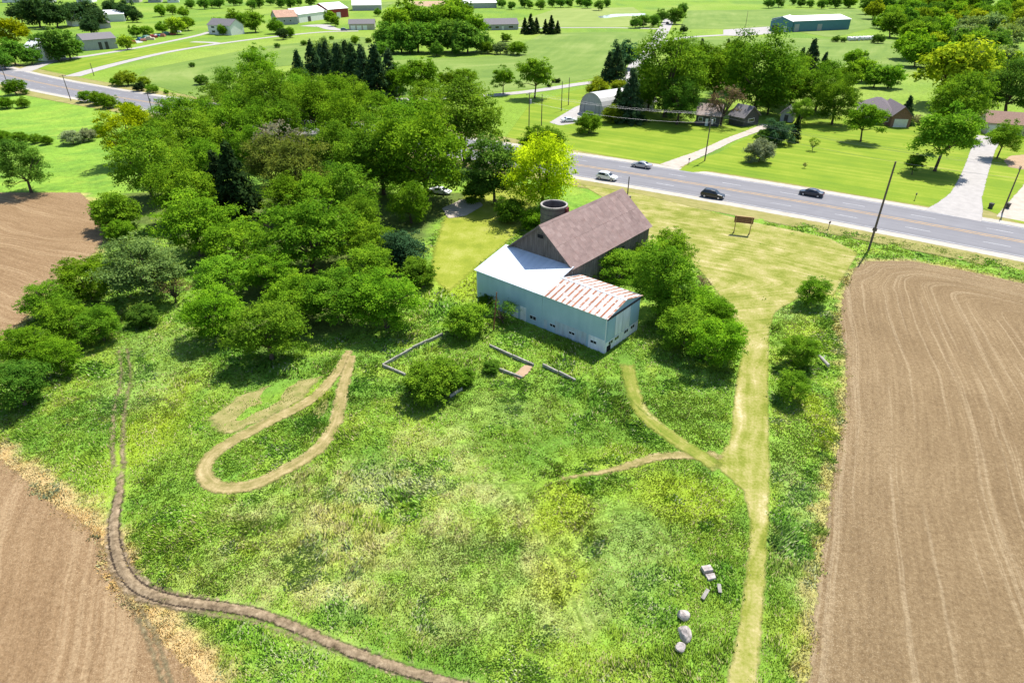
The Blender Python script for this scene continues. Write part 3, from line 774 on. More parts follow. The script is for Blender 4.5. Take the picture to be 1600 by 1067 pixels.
panel_long('patch_panel', -14.85, -13.85, 0, 1.35, 'white_door'); 
dr = panel_long('door', -13.45, -12.45, 0, 2.05, 'white_door', .05); MB().tube((-12.58, -.06, 1.0), (-12.58, -.11, 1.0), .035).build('handle', M['wirem'], dr)
panel_long('patch_panel', -9.4, -8.9, .2, 1.5, 'grey_panel'); panel_long('patch_panel', -7.7, -2.75, .05, 1.9, 'grey_panel', .02); panel_long('patch_panel', -2.4, -.02, .0, 1.85, 'white_door', .035)
for j in range(6): MB().box(-7.7 + j * .82, -7.68 + j * .82 + .03, -.032, -.018, .05, 1.9).build('batten', M['siding'], shed)
for x0, x1, z0, z1 in ((-11.8, -10.7, .75, 1.35), (-8.46, -7.5, .85, 1.3), (-5.4, -4.45, .85, 1.3), (-2.1, -1.15, .85, 1.3)):
    wn = MB().box(x0, x1, -.055, -.036, z0, z1).build('window', M['white_door'], shed)
    xm = (x0 + x1) / 2
    for a, b_ in ((x0 + .06, xm - .03), (xm + .03, x1 - .06)): MB().box(a, b_, -.066, -.056, z0 + .06, z1 - .06).build('pane', M['glass'], wn)
# end wall: door track, sliding doors, small windows and a low door
MB().box(.004, .14, .05, SH_W - .05, 4.62, 4.82).build('door_track', M['wood_dark'], shed)
for y0, y1, mt in ((.35, 1.95, 'siding'), (2.05, 3.62, 'white_door'), (3.74, 5.45, 'white_door'), (5.55, 7.3, 'siding')):
    MB().box(.01, .07, y0, y1, 1.55, 4.6).build('sliding_door', M[mt], shed)
MB().box(.01, .04, .05, SH_W - .05, 0, 1.45).build('patch_panel', M['white_door'], shed)
for y in (1.25, 2.65, 4.85, 6.4):
    wn = MB().box(.042, .06, y - .5, y + .5, .85, 1.35).build('window', M['white_door'], shed)
    for a in (-.44, .04): MB().box(.061, .07, y + a, y + a + .4, .9, 1.3).build('pane', M['glass'], wn)
MB().box(.042, .08, .45, 1.3, 0, .82).build('door', M['dark'], shed)

barn = bframe('weathered_barn')
tag(barn, 'old grey board barn with steep purplish rusted tin roof', 'barn')
x0, x1, y0, y1 = B_OFF - B_W, B_OFF, B_D, B_D + B_L
xm = (x0 + x1) / 2
m = MB(); m.hexa([(x0 + .06, y0 + .06, -.2), (x1 - .06, y0 + .06, -.2), (x1 - .06, y1 - .06, -.2), (x0 + .06, y1 - .06, -.2)], [(x0 + .06, y0 + .06, B_EAVE - .1), (x1 - .06, y0 + .06, B_EAVE - .1), (x1 - .06, y1 - .06, B_EAVE - .1), (x0 + .06, y1 - .06, B_EAVE - .1)])
m.add([(x0 + .06, y0 + .06, B_EAVE - .1), (x1 - .06, y0 + .06, B_EAVE - .1), (xm, y0 + .06, B_RIDGE - .15), (x0 + .06, y1 - .06, B_EAVE - .1), (x1 - .06, y1 - .06, B_EAVE - .1), (xm, y1 - .06, B_RIDGE - .15)], [(0, 1, 2), (4, 3, 5)])
m.build('wall', M['wood_dark'], barn)
roofz = lambda x: B_RIDGE - abs(x - xm) / (B_W / 2) * (B_RIDGE - B_EAVE)
for yy, d in ((y0, -1), (y1, 1)):
    m = MB(); x = x0
    while x < x1 - .05:
        wd = min(random.uniform(.2, .3), x1 - x); pr = random.uniform(0, .025); gap = .012
        za, zb = roofz(x) - .12, roofz(x + wd) - .12
        z0_ = (SH_H + SLOPE * B_D - .4) if d < 0 else 0
        ya, yb = (yy - pr, yy + .05) if d < 0 else (yy - .05, yy + pr)
        m.hexa([(x, ya, z0_), (x + wd - gap, ya, z0_), (x + wd - gap, yb, z0_), (x, yb, z0_)], [(x, ya, za), (x + wd - gap, ya, zb), (x + wd - gap, yb, zb), (x, yb, za)])
        x += wd
    m.build('gable_boards', M['wood_grey'], barn)['kind'] = 'stuff'
for xx, d in ((x1, 1), (x0, -1)):
    m = MB(); y = y0
    while y < y1 - .05:
        wd = min(random.uniform(.2, .3), y1 - y); pr = random.uniform(0, .025)
        m.box(xx - .05 if d > 0 else xx - pr, xx + pr if d > 0 else xx + .05, y, y + wd - .012, random.uniform(.05, .25), B_EAVE - .1)
        y += wd
    m.build('side_boards', M['wood_grey'], barn)['kind'] = 'stuff'
win = MB().box(-15.88, -14.85, y0 - .045, y0 - .03, 9.2, 9.72).build('gable_opening', M['dark'], barn)
for a in ((-15.98, -14.75, 9.13, 9.2), (-15.98, -14.75, 9.72, 9.79), (-15.98, -15.88, 9.2, 9.72), (-14.85, -14.75, 9.2, 9.72)): MB().box(a[0], a[1], y0 - .07, y0 - .028, a[2], a[3]).build('frame', M['wood_grey'], win)
MB().box(x1 + .027, x1 + .04, y0 + 12.1, y0 + 13.1, 4.9, 5.5).build('side_opening', M['dark'], barn)
ns = 24; ov = .45; zl = lambda x: roofz(x)
for side in (-1, 1):
    xe = xm + side * (B_W / 2 + .35); ze = roofz(x1) - (.35) * (B_RIDGE - B_EAVE) / (B_W / 2)
    for i in range(ns):
        a = y0 - ov + i * (B_L + 2 * ov) / ns; b_ = a + (B_L + 2 * ov) / ns - .008; dz = random.uniform(-.004, .004) + .005 * (i % 2)
        xc = (xm + xe) / 2; zc = (B_RIDGE + ze) / 2
        for (xa, za, xb, zb, ex) in ((xe, ze, xc, zc, 0.0), (xc, zc - .0, xm, B_RIDGE, .02)):
            q = [(xa, a, za + dz + ex), (xa, b_, za + dz + ex), (xb, b_, zb + dz + ex), (xb, a, zb + dz + ex)]
            if side < 0: q = [q[1], q[0], q[3], q[2]]
            MB().slab(q, .02).build('roof_sheet', M['tin_barn'], barn)
m = MB(); m.slab([(xm + .3, y0 - ov, B_RIDGE - .2), (xm + .3, y1 + ov, B_RIDGE - .2), (xm, y1 + ov, B_RIDGE + .07), (xm, y0 - ov, B_RIDGE + .07)], .015)
m.slab([(xm - .3, y1 + ov, B_RIDGE - .2), (xm - .3, y0 - ov, B_RIDGE - .2), (xm, y0 - ov, B_RIDGE + .07), (xm, y1 + ov, B_RIDGE + .07)], .015)
m.build('ridge_cap', M['tin_barn'], barn)
for side in (-1, 1):
    xe = xm + side * (B_W / 2 + .38); ze = roofz(x1) - .40
    MB().hexa([(xm, y0 - ov - .03, B_RIDGE - .26), (xe, y0 - ov - .03, ze - .16), (xe, y0 - ov + .02, ze - .16), (xm, y0 - ov + .02, B_RIDGE - .26)],
              [(xm, y0 - ov - .03, B_RIDGE - .02), (xe, y0 - ov - .03, ze + .05), (xe, y0 - ov + .02, ze + .05), (xm, y0 - ov + .02, B_RIDGE - .02)]).build('barge_board', M['wood_grey'], barn)

sx, sy = G(866, 319, 7.5)
silo = empty('silo', (sx, sy, 0)); tag(silo, 'roofless round concrete silo stump behind the barn', 'silo')
m = MB(); N = 28; R1, R0 = 2.2, 1.98
ring = lambda r, z: [(r * math.cos(2 * math.pi * i / N), r * math.sin(2 * math.pi * i / N), z) for i in range(N)]
m.add(ring(R1, 0) + ring(R1, 7.5) + ring(R0, 7.5) + ring(R0, 0), [(i + k * N, (i + 1) % N + k * N, (i + 1) % N + (k + 1) * N, i + (k + 1) * N) for k in range(3) for i in range(N)])
m.build('stave_wall', mat_plain('silo_concrete', (0.17, 0.145, 0.135), .9, .2, var=.3, scale=1.2, stretch=(1, 1, .5)), silo)
for k in range(9):
    z = .6 + k * .8; mm = MB(); rr = R1 + .025
    mm.add(ring(R1 + .003, z) + ring(rr, z) + ring(rr, z + .05) + ring(R1 + .003, z + .05), [(i + q * N, (i + 1) % N + q * N, (i + 1) % N + (q + 1) * N, i + (q + 1) * N) for q in range(3) for i in range(N)])
    mm.build('hoop', M['wood_dark'], silo)
mm = MB(); mm.add(ring(R1 + .05, 7.3) + ring(R1 + .05, 7.52) + ring(R0 - .03, 7.52) + ring(R0 - .03, 7.3), [(i + q * N, (i + 1) % N + q * N, (i + 1) % N + (q + 1) * N, i + (q + 1) * N) for q in range(3) for i in range(N)])
mm.build('rim', M['concrete'], silo)
MB().box(R1 - .02, R1 + .22, -.55, .55, .2, 7.2, rz=-.45, c=(0, 0)).build('chute', mat_plain('faded_red_board', (0.16, 0.035, 0.04), .85, .2, var=.3), silo)

# ------------------------------------------------------------------ trees
def leaf_mesh(name, C, Nr, size, tint, rng):
    n = len(C)
    Nr = Nr / np.maximum(np.linalg.norm(Nr, axis=1)[:, None], 1e-6)
    r = rng.normal(size=(n, 3)); T = np.cross(Nr, r); T /= np.maximum(np.linalg.norm(T, axis=1)[:, None], 1e-6); B = np.cross(Nr, T)
    s = size[:, None]
    V = np.stack([C + T * s, C + B * s * .62 + Nr * s * .12, C - T * s, C - B * s * .62 + Nr * s * .12], 1).reshape(-1, 3)
    F = np.arange(4 * n, dtype=np.int32).reshape(n, 4)
    return np_mesh(name, V, F, M['leaf'], attrs={'tint': ('FLOAT', np.repeat(tint, 4))})


def unit(rng, n):
    d = rng.normal(size=(n, 3)); return d / np.linalg.norm(d, axis=1)[:, None]


def crown(seed, nclump, cr, flat, k, squash, leaves, lsize, low=-.45, hollow=.55, gap=0.0):
    """leaf clumps spread through an uneven ellipsoid; k = height of its centre in crown radii"""
    rng = np.random.default_rng(seed)
    d = unit(rng, nclump * 3); d = d[d[:, 2] > low][:nclump]
    lob = 1 + .22 * np.sin(d[:, 0] * 3.1 + seed) * np.cos(d[:, 1] * 2.7 + seed * 2) + .12 * rng.normal(size=len(d))
    rr = rng.uniform(hollow, 1.0, len(d)) ** .7 * lob * .86
    P = d * rr[:, None] * np.array([1, 1, squash])
    rad = cr[0] + (cr[1] - cr[0]) * rng.random(len(P)) ** 1.4
    tw = unit(rng, nclump); tw = tw[tw[:, 2] > -.3]                                # loose sprays standing out of the crown
    P = np.vstack([P, tw * rng.uniform(.95, 1.16, (len(tw), 1)) * np.array([1, 1, squash]) * (1 + .2 * np.sin(tw[:, :1] * 3.1 + seed) * np.cos(tw[:, 1:2] * 2.7 + seed * 2)) * .9]); rad = np.r_[rad, rng.uniform(cr[0] * .4, cr[0] * .8, len(tw))]
    C, Nn, S, T = [], [], [], []
    for p, r in zip(P, rad):
        if rng.random() < gap: continue
        m_ = int(leaves * (r / cr[1]) ** 2)
        q = unit(rng, m_); q[:, 2] = np.where(q[:, 2] < -.35, -q[:, 2], q[:, 2])
        o = q * np.array([1, 1, flat]) * r * np.clip(rng.normal(.78, .30, (m_, 1)), .1, 1.7)
        C.append(p + o); Nn.append(q * .55 + np.array([0, 0, .55]) + rng.normal(size=(m_, 3)) * .42)
        S.append(rng.uniform(.7, 1.3, m_) * lsize); T.append(rng.uniform(.70, 1.28, m_) * rng.uniform(.70, 1.25))
    C = np.vstack(C); C[:, :2] /= np.percentile(np.hypot(C[:, 0], C[:, 1]), 96)
    C[:, 2] += k
    keep = C[:, 2] > .03
    return leaf_mesh('crown', C[keep], np.vstack(Nn)[keep], np.concatenate(S)[keep], np.concatenate(T)[keep], rng), P + np.array([0, 0, k])


def trunk_mesh(seed, clumps, k, r0=.055, forks=9, split=.45):
    rng = np.random.default_rng(seed); m = MB()
    z1 = max(.25, k * split)
    top = Vector((rng.normal() * .05, rng.normal() * .05, z1))
    m.tube((0, 0, -.06), (0, 0, .10), r0 * 1.5, r0 * 1.05, 8, False); m.tube((0, 0, .10), top, r0 * 1.05, r0 * .8, 8, False)
    for i in rng.choice(len(clumps), min(forks, len(clumps)), False):
        e = Vector(clumps[i]); mid = top.lerp(e, .5) + Vector((rng.normal() * .05, rng.normal() * .05, .08))
        m.tube(top, mid, r0 * .55, r0 * .32, 6, False); m.tube(mid, e, r0 * .32, r0 * .1, 5, False)
    me = bpy.data.meshes.new('trunk'); me.from_pydata(m.v, [], m.f); me.update(); me.materials.append(M['bark'])
    return me


def spruce_meshes(seed, ht, leaves=5200):
    """cone of drooping whorls, base radius 1"""
    rng = np.random.default_rng(seed); C, Nn, S, T = [], [], [], []
    nb = 150
    for j in range(nb):
        f = (j + rng.random()) / nb; z = ht * (.05 + .95 * f); L = (1 - f) ** .85 * rng.uniform(.8, 1.12) + .05; a = rng.uniform(0, 2 * math.pi)
        m_ = int(leaves / nb * (L * 1.5 + .25)); t = rng.random(m_) ** .6
        x = t * L; sp = rng.normal(size=m_) * .10 * (1 - t * .4)
        C.append(np.stack([math.cos(a) * x - math.sin(a) * sp, math.sin(a) * x + math.cos(a) * sp, z - x * .22 + rng.normal(size=m_) * .05], 1))
        Nn.append(np.stack([math.cos(a) * .5 + rng.normal(size=m_) * .5, math.sin(a) * .5 + rng.normal(size=m_) * .5, .6 + rng.normal(size=m_) * .4], 1))
        S.append(rng.uniform(.04, .085, m_)); T.append(rng.uniform(.65, 1.25, m_) * rng.uniform(.8, 1.15))
    me = leaf_mesh('crown', np.vstack(C), np.vstack(Nn), np.concatenate(S), np.concatenate(T), rng)
    m = MB().tube((0, 0, -.05), (0, 0, ht * .96), .07, .012, 8)
    tr = bpy.data.meshes.new('trunk'); tr.from_pydata(m.v, [], m.f); tr.update(); tr.materials.append(M['bark'])
    return me, tr


KIND = {}


def add_kind(nm, k, variants): KIND[nm] = (k, variants)


def mk(seed, k, nclump, cr, flat, squash, leaves, ls, low=-.45, hollow=.55, gap=0., r0=.055, forks=9, split=.45):
    c, P = crown(seed, nclump, cr, flat, k, squash, leaves, ls, low, hollow, gap)
    return c, trunk_mesh(seed + 500, P, k, r0, forks, split)


add_kind('broad', 1.06, [mk(s, 1.06, 96, (.14, .34), .80, 1.04, 360, .030, -.85, .5) for s in (1, 2, 3, 4)])
add_kind('walnut', .86, [mk(s, .86, 120, (.12, .30), .58, .86, 330, .028, -.85, .5) for s in (11, 12, 13, 14, 15)])
add_kind('tall', 1.3, [mk(s, 1.3, 96, (.20, .34), .8, 1.2, 320, .036, -.9) for s in (21, 22)])
add_kind('shrub', .62, [mk(s, .62, 80, (.18, .34), .7, .74, 320, .038, -.8, .4) for s in (31, 32, 33)])
add_kind('sparse', 1.1, [mk(s, 1.1, 46, (.14, .30), .6, .95, 90, .040, -.5, .4, .25, .05, 22, .35) for s in (41, 42)])
add_kind('far', .85, [mk(s, .85, 70, (.22, .40), .75, .90, 150, .064, -.9, .5) for s in (51, 52, 53)])
add_kind('small', 1.25, [mk(s, 1.25, 60, (.22, .36), .75, .95, 300, .042, -.8, .4, 0, .05, 7, .55) for s in (61, 62)])
SPR = {2.6: [spruce_meshes(71, 2.6), spruce_meshes(72, 2.6)], 3.6: [spruce_meshes(73, 3.6), spruce_meshes(74, 3.6)]}
GREEN = (0.165, 0.318, 0.018); DEEP = (0.098, 0.212, 0.022); LIME = (0.26, 0.36, 0.018); OLIVE = (0.165, 0.215, 0.030); PALE = (0.20, 0.295, 0.085)
YELLOW = (0.42, 0.53, 0.010); DARKF = (0.034, 0.070, 0.020); GREYG = (0.19, 0.19, 0.11); SPRUCE = (0.060, 0.118, 0.044); BLUISH = (0.07, 0.15, 0.055); BLOSSOM = (0.40, 0.46, 0.26); TAN = (0.24, 0.20, 0.10)
TCOUNT = [0]


def place(cm, tm, loc, sc, colr, label, group, name, cat='tree', rz=None):
    t = empty(name, loc, random.uniform(0, 6.28) if rz is None else rz); t.scale = sc
    o = link('trunk', tm, t)
    o = link('crown', cm, t); o.color = (*colr, 1)
    j_ = 1 + random.uniform(-.10, .10); h_ = 1 + random.uniform(-.09, .09); o.color = (colr[0] * j_ * h_, colr[1] * j_, colr[2] * j_ * (1 + random.uniform(-.2, .2)), 1)
    tag(t, label, cat, group); TCOUNT[0] += 1
    return t


def tree(kind, px, py, r, colr, label, group=None, name='broadleaf_tree', hs=1.0, cat='tree'):
    k, vs = KIND[kind]; k2 = k * hs
    u = (px - 800) / FPX; v = (py - 533.5) / FPX
    Z = CAM_H / (SP + v * CP + k2 * r / FPX); R = r * Z / FPX * (1.05 if group == 'trees of the wood' else 1.04)
    if kind == 'far': colr = V(colr, 1.3)
    cm, tm = vs[TCOUNT[0] % len(vs)]
    return place(cm, tm, (u * Z, (CP - v * SP) * Z, 0), (R, R * random.uniform(.92, 1.08), R * hs), colr, label, group, name, cat)


def spruce(px, py, hpx, colr, label, group=None, slim=2.6, name='spruce_tree'):
    x, y = G(px, py); Z = y * CP + CAM_H * SP
    dep = math.atan2(CAM_H, y); hm = hpx * Z / FPX / math.cos(dep)
    cm, tm = SPR[slim][TCOUNT[0] % 2]; s = hm / slim
    return place(cm, tm, (x, y, 0), (s, s, s), colr, label, group, name)


def row(place_txt, group, items, what, kind, colr, name='broadleaf_tree', cat='tree'):
    """items (px, py, r[, options]) become things told apart by their order from the left"""
    items = sorted(items, key=lambda q: q[0]); n = len(items)
    for i, q in enumerate(items):
        o = q[3] if len(q) > 3 else {}
        od = 'leftmost' if i == 0 else ('rightmost' if i == n - 1 else ORD[i] + ' from left')
        lab = o.get('label') or f"{o.get('what', what)}, {od} {place_txt}"
        if o.get('spruce'): spruce(q[0], q[1], q[2], o.get('col', colr), lab, group, o['spruce'], name)
        else: tree(o.get('kind', kind), q[0], q[1], q[2], o.get('col', colr), lab, group, o.get('name', name), o.get('hs', 1.0), o.get('cat', cat))


V = lambda c, k: tuple(x * k for x in c)
# the wood left of the barn, row by row from the meadow back to the road
row('at the front edge of the wood', 'trees of the wood', [
    (335, 492, 46), (416, 520, 56), (460, 468, 46), (524, 468, 50), (600, 472, 52)], 'full green walnut tree', 'walnut', GREEN)
row('in the second row of the wood', 'trees of the wood', [
    (303, 354, 56), (372, 382, 46), (352, 436, 42), (480, 372, 64), (572, 380, 38), (572, 424, 44), (424, 425, 40)], 'spreading green walnut tree', 'walnut', V(GREEN, 1.02))
row('in the third row of the wood', 'trees of the wood', [
    (224, 262, 50), (288, 302, 44), (318, 262, 38), (545, 304, 42), (594, 250, 52), (498, 318, 40)], 'leafy green tree', 'broad', V(GREEN, .95))
row('in the fourth row of the wood', 'trees of the wood', [
    (300, 222, 42), (356, 200, 38), (425, 165, 44), (497, 178, 40), (540, 202, 44), (335, 175, 34), (513, 168, 40), (252, 222, 30)], 'tall green tree', 'broad', V(GREEN, .92))
row('at the back of the wood along the road', 'trees of the wood', [
    (265, 185, 27), (297, 186, 28), (362, 140, 28), (407, 122, 36), (466, 142, 26), (508, 152, 24), (546, 152, 28), (462, 158, 32), (382, 176, 32)], 'rounded green tree', 'broad', V(GREEN, 1.0))
row('of the trees filling the wood\'s inner gaps', 'trees of the wood', [
    (450, 318, 36), (405, 205, 36), (560, 258, 40), (520, 232, 36), (388, 232, 30), (640, 318, 30), (268, 255, 30), (590, 182, 30), (560, 345, 34), (440, 198, 34)], 'mid green tree', 'broad', V(GREEN, .9))
tree('broad', 662, 248, 66, V(GREEN, 1.0), 'largest spreading green tree over the gravel yard', 'trees of the wood')
tree('broad', 634, 214, 46, V(GREEN, .96), 'green tree directly behind the largest spreading tree', 'trees of the wood')
tree('broad', 724, 198, 58, V(GREEN, .93), 'big round green tree left of the road bend', 'trees of the wood')
tree('broad', 672, 172, 36, V(GREEN, 1.05), 'green tree left of the big round tree, near the lane lawn', 'trees of the wood')
tree('tall', 772, 268, 40, V(DEEP, 1.05), 'dark green upright tree left of the yellow tree', 'trees of the wood')
tree('broad', 846, 276, 56, YELLOW, 'bright yellow-leaved tree beside the silo', None, 'yellow_tree')
tree('shrub', 846, 226, 34, V(GREEN, .8), 'low dark green tree behind the yellow tree at the road', 'trees of the wood')
tree('broad', 200, 212, 40, V(YELLOW, .85), 'yellow-leaved tree at the left edge of the wood', None, 'yellow_tree')
tree('sparse', 440, 230, 46, V(GREYG, .95), 'greyish half-dead tree in the middle of the wood', 'trees of the wood')
tree('broad', 468, 276, 50, OLIVE, 'olive green tree in front of the greyish half-dead one', 'trees of the wood')
tree('broad', 420, 256, 36, V(OLIVE, .9), 'olive green tree left of the greyish half-dead one', 'trees of the wood')
spruce(378, 345, 112, V(DARKF, .9), 'tall dark conifer in the middle of the wood', None, 2.6)
spruce(352, 330, 86, V(DARKF, 1.0), 'shorter dark conifer left of the tall one in the wood', None, 2.6)
tree('shrub', 628, 392, 36, V(BLUISH, .85), 'dark bluish bush between the wood and the barn', None, 'bush', 1.1, 'bush')
tree('shrub', 654, 428, 28, V(GREEN, .85), 'green bush right below the dark bluish bush', None, 'bush', 1.1, 'bush')
row('of the bushes under the silo', 'bushes under the silo', [(800, 330, 26), (835, 345, 24), (742, 300, 22)], 'low green bush', 'shrub', V(GREEN, .9), 'bush', 'bush')
# hedge between the ploughed fields at left
row('between the two left fields', 'hedge trees at left', [
    (25, 602, 44, {'what': 'dark rounded bush', 'col': DEEP}), (38, 542, 36), (88, 556, 33), (73, 472, 34), (100, 500, 36), (154, 508, 33), (134, 438, 40, {'col': V(GREEN, .9)})], 'green hedge tree', 'walnut', V(GREEN, .98))
tree('walnut', 222, 424, 58, V(PALE, .95), 'pale grey-green spreading tree beside the hedge', None)
tree('sparse', 268, 450, 24, V(TAN, .8), 'brown half-bare tree right of the pale grey-green tree', None)
tree('shrub', 226, 494, 24, DEEP, 'low dark bush under the pale grey-green tree', None, 'bush', .9, 'bush')
tree('shrub', 176, 334, 34, V(GREEN, .95), 'dense green bush at the corner of the upper left field', None, 'bush', 1.15, 'bush')
tree('shrub', 186, 362, 22, V(GREEN, 1.0), 'small green bush just below the field corner bush', None, 'bush', 1.0, 'bush')
tree('broad', 34, 262, 38, V(DEEP, 1.1), 'dark green tree on the edge of the upper left field', None)
# by the shed
row('by the shed\'s right end', 'trees by the shed', [
    (962, 424, 40), (1034, 440, 46, {'kind': 'broad', 'hs': 1.2}), (1048, 398, 30, {'kind': 'tall'}), (1072, 512, 40), (1122, 536, 44), (1124, 492, 28), (1000, 408, 28), (1088, 478, 36), (1052, 480, 36)], 'bright green tree', 'walnut', V(GREEN, 1.12))
tree('sparse', 1090, 446, 20, V(TAN, .75), 'thin brownish sapling right of the shed trees', None, 'sapling')
tree('shrub', 729, 504, 33, V(GREEN, 1.15), 'fresh green bush at the corner of the foundation', None, 'bush', 1.05, 'bush')
tree('shrub', 675, 598, 42, V(GREEN, .95), 'round green bush inside the foundation', None, 'bush', .95, 'bush')
tree('shrub', 724, 592, 18, V(GREEN, .8), 'small dark bush right of the round foundation bush', None, 'bush', .9, 'bush')
tree('shrub', 768, 574, 13, V(DEEP, 1.0), 'tiny dark bush at the foundation opening', None, 'bush', 1.0, 'bush')
tree('sparse', 786, 486, 26, V(DEEP, .9), 'dark thin shrub against the blue shed wall', None, 'bush', .8, 'bush')
tree('shrub', 762, 470, 16, V(GREEN, .75), 'small bush at the left corner of the blue shed', None, 'bush', .9, 'bush')
row('of the three bushes along the mown lane', 'bushes along the lane', [(1271, 456, 26), (1250, 550, 30), (1238, 604, 27)], 'round green bush', 'walnut', V(GREEN, 1.0), 'bush', 'bush')
tree('sparse', 1288, 694, 15, V(LIME, .8), 'spindly sapling in the grass strip beside the right field', None, 'sapling', .9)
# evergreens and street trees behind the wood
row('in the evergreen stand behind the wood', 'evergreens behind the wood', [
    (470, 130, 46, {'spruce': 2.6}), (492, 122, 52, {'spruce': 2.6}), (516, 128, 57, {'spruce': 2.6}), (535, 138, 62, {'spruce': 2.6}), (556, 142, 65, {'spruce': 2.6}), (574, 156, 72, {'spruce': 2.6}),
    (592, 160, 80, {'spruce': 2.6}), (545, 122, 52, {'spruce': 2.6}), (568, 128, 52, {'spruce': 2.6}), (612, 150, 65, {'spruce': 2.6}), (505, 112, 39, {'spruce': 2.6}), (528, 114, 41, {'spruce': 2.6})], 'dark spruce', 'far', SPRUCE, 'spruce_tree')
tree('far', 505, 82, 20, V(PALE, 1.0), 'pale round tree behind the evergreen stand', None)
tree('far', 538, 80, 14, V(PALE, .9), 'smaller pale tree right of the pale round one', None)
row('of the trees along the gravel lane', 'trees along the lane', [
    (622, 128, 22), (657, 126, 30), (700, 128, 16), (726, 127, 18), (786, 125, 17), (836, 120, 26)], 'green lane tree', 'small', V(GREEN, .95))
for x, s in ((858, 'left'), (866, 'middle'), (872, 'right')): tree('shrub', x, 127 if x > 860 else 134, 4, DARKF, f'tiny dark shrub, {s} of the three on the lane lawn', 'tiny shrubs on the lawn', 'bush', 1.1, 'bush')
# around the quonset and the small houses across the road
spruce(982, 192, 76, V(SPRUCE, .95), 'tall pointed spruce in front of the grey arched barn', None, 2.6)
spruce(964, 186, 44, V(SPRUCE, 1.0), 'shorter spruce left of the tall pointed one', None, 2.6)
spruce(962, 130, 52, V(SPRUCE, 1.0), 'broad dark evergreen behind the arched barn, front one', None, 2.6)
spruce(950, 128, 42, V(SPRUCE, 1.0), 'broad dark evergreen behind the arched barn, left one', None, 2.6)
tree('far', 978, 88, 22, V(BLUISH, .9), 'bluish green tree left of the side road', None)
tree('shrub', 936, 140, 18, V(LIME, .9), 'yellow-green bush behind the arched barn', None, 'bush', 1.0, 'bush')
tree('shrub', 966, 136, 13, V(LIME, .85), 'second yellow-green bush behind the arched barn', None, 'bush', 1.0, 'bush')
tree('shrub', 920, 194, 20, V(GREEN, .9), 'green bush at the front left of the arched barn', None, 'bush', 1.1, 'bush')
tree('shrub', 956, 180, 17, V(LIME, .75), 'lighter bush at the front right of the arched barn', None, 'bush', 1.1, 'bush')
row('of the leafy trees crowding behind the small house', 'trees behind the small house', [(1016, 140, 30), (1120, 118, 36), (1228, 122, 34), (1150, 92, 24), (1076, 96, 26), (1205, 150, 26)], 'green tree', 'broad', V(GREEN, .95))
tree('broad', 1046, 122, 56, V(GREEN, .85), 'very large green tree right of the arched barn', None)
tree('broad', 1092, 116, 38, V(GREEN, .88), 'green tree behind the small brown-roofed house', None)
tree('broad', 1062, 160, 32, V(DEEP, 1.0), 'dark lower tree left of the small brown-roofed house', None)
tree('broad', 1190, 118, 54, V(GREEN, .82), 'very large green tree above the dark hut', None)
tree('broad', 1150, 112, 30, V(GREEN, .9), 'green tree left of the very large one above the hut', None)
tree('sparse', 1132, 160, 27, V(TAN, .55), 'reddish brown thin pine beside the small house', None, hs=1.2)
row('among the roadside trees across the road', 'spruces among roadside trees', [
    (1091, 112, 46, {'spruce': 3.6}), (1109, 122, 40, {'spruce': 3.6}), (1132, 108, 42, {'spruce': 3.6}), (1246, 122, 42, {'spruce': 2.6}), (1261, 122, 54, {'spruce': 2.6}), (1283, 122, 36, {'spruce': 2.6})], 'pointed dark spruce', 'far', SPRUCE, 'spruce_tree')
row('left of the brick house', 'trees left of the brick house', [(1240, 140, 28), (1282, 138, 34), (1308, 160, 32), (1254, 176, 18)], 'deep green tree', 'broad', V(GREEN, .82))
row('behind the brick house', 'trees behind the brick house', [(1336, 94, 16), (1326, 120, 20), (1350, 112, 18), (1369, 122, 17), (1392, 121, 19)], 'small green tree', 'far', V(GREEN, .8))
spruce(1240, 222, 40, V(DARKF, 1.0), 'slim dark cedar by the gravel drive', None, 3.6)
tree('shrub', 1188, 238, 22, V(BLOSSOM, .62), 'white-flowering round bush on the lawn by the road', None, 'bush', 1.1, 'bush')
tree('shrub', 1216, 210, 22, V(BLUISH, .95), 'dark bush behind the white-flowering bush', None, 'bush', 1.1, 'bush')
tree('shrub', 1196, 216, 16, V(DEEP, 1.0), 'small dark bush left behind the white-flowering bush', None, 'bush', 1.0, 'bush')
tree('small', 1353, 190, 25, V(GREEN, 1.0), 'round maple alone on the lawn before the brick house', None)
tree('small', 1478, 216, 42, V(GREEN, 1.05), 'wide shade tree left of the concrete drive', None)
tree('small', 1430, 256, 14, V(DEEP, 1.1), 'small young tree near the road left of the drive', None)
tree('small', 1569, 218, 24, V(GREEN, .9), 'upright tree on the lawn right of the concrete drive', None)
tree('broad', 1500, 166, 42, V(GREEN, 1.0), 'broad tree behind the wide shade tree', None)
tree('far', 1490, 120, 50, V(LIME, .95), 'wide yellow-green tree behind the brick house garden', None)
tree('far', 1545, 118, 34, V(LIME, .85), 'yellow-green tree right of the wide yellow-green one', None)
tree('broad', 1586, 140, 40, V(DEEP, 1.1), 'dark green tree above the brown garage', None)
spruce(1410, 196, 42, V(SPRUCE, 1.0), 'dark spruce at the corner of the brick house', None, 2.6)
tree('shrub', 1434, 188, 9, V(BLOSSOM, .9), 'cream flowering bush right of the brick house', None, 'bush', 1.1, 'bush')
tree('sparse', 1272, 224, 9, V(GREEN, .9), 'thin young sapling on the mown lawn', None, 'sapling', 1.2)
tree('sparse', 1258, 258, 4, V(TAN, .6), 'tiny bare sapling near the road on the mown lawn', None, 'sapling', 1.2)
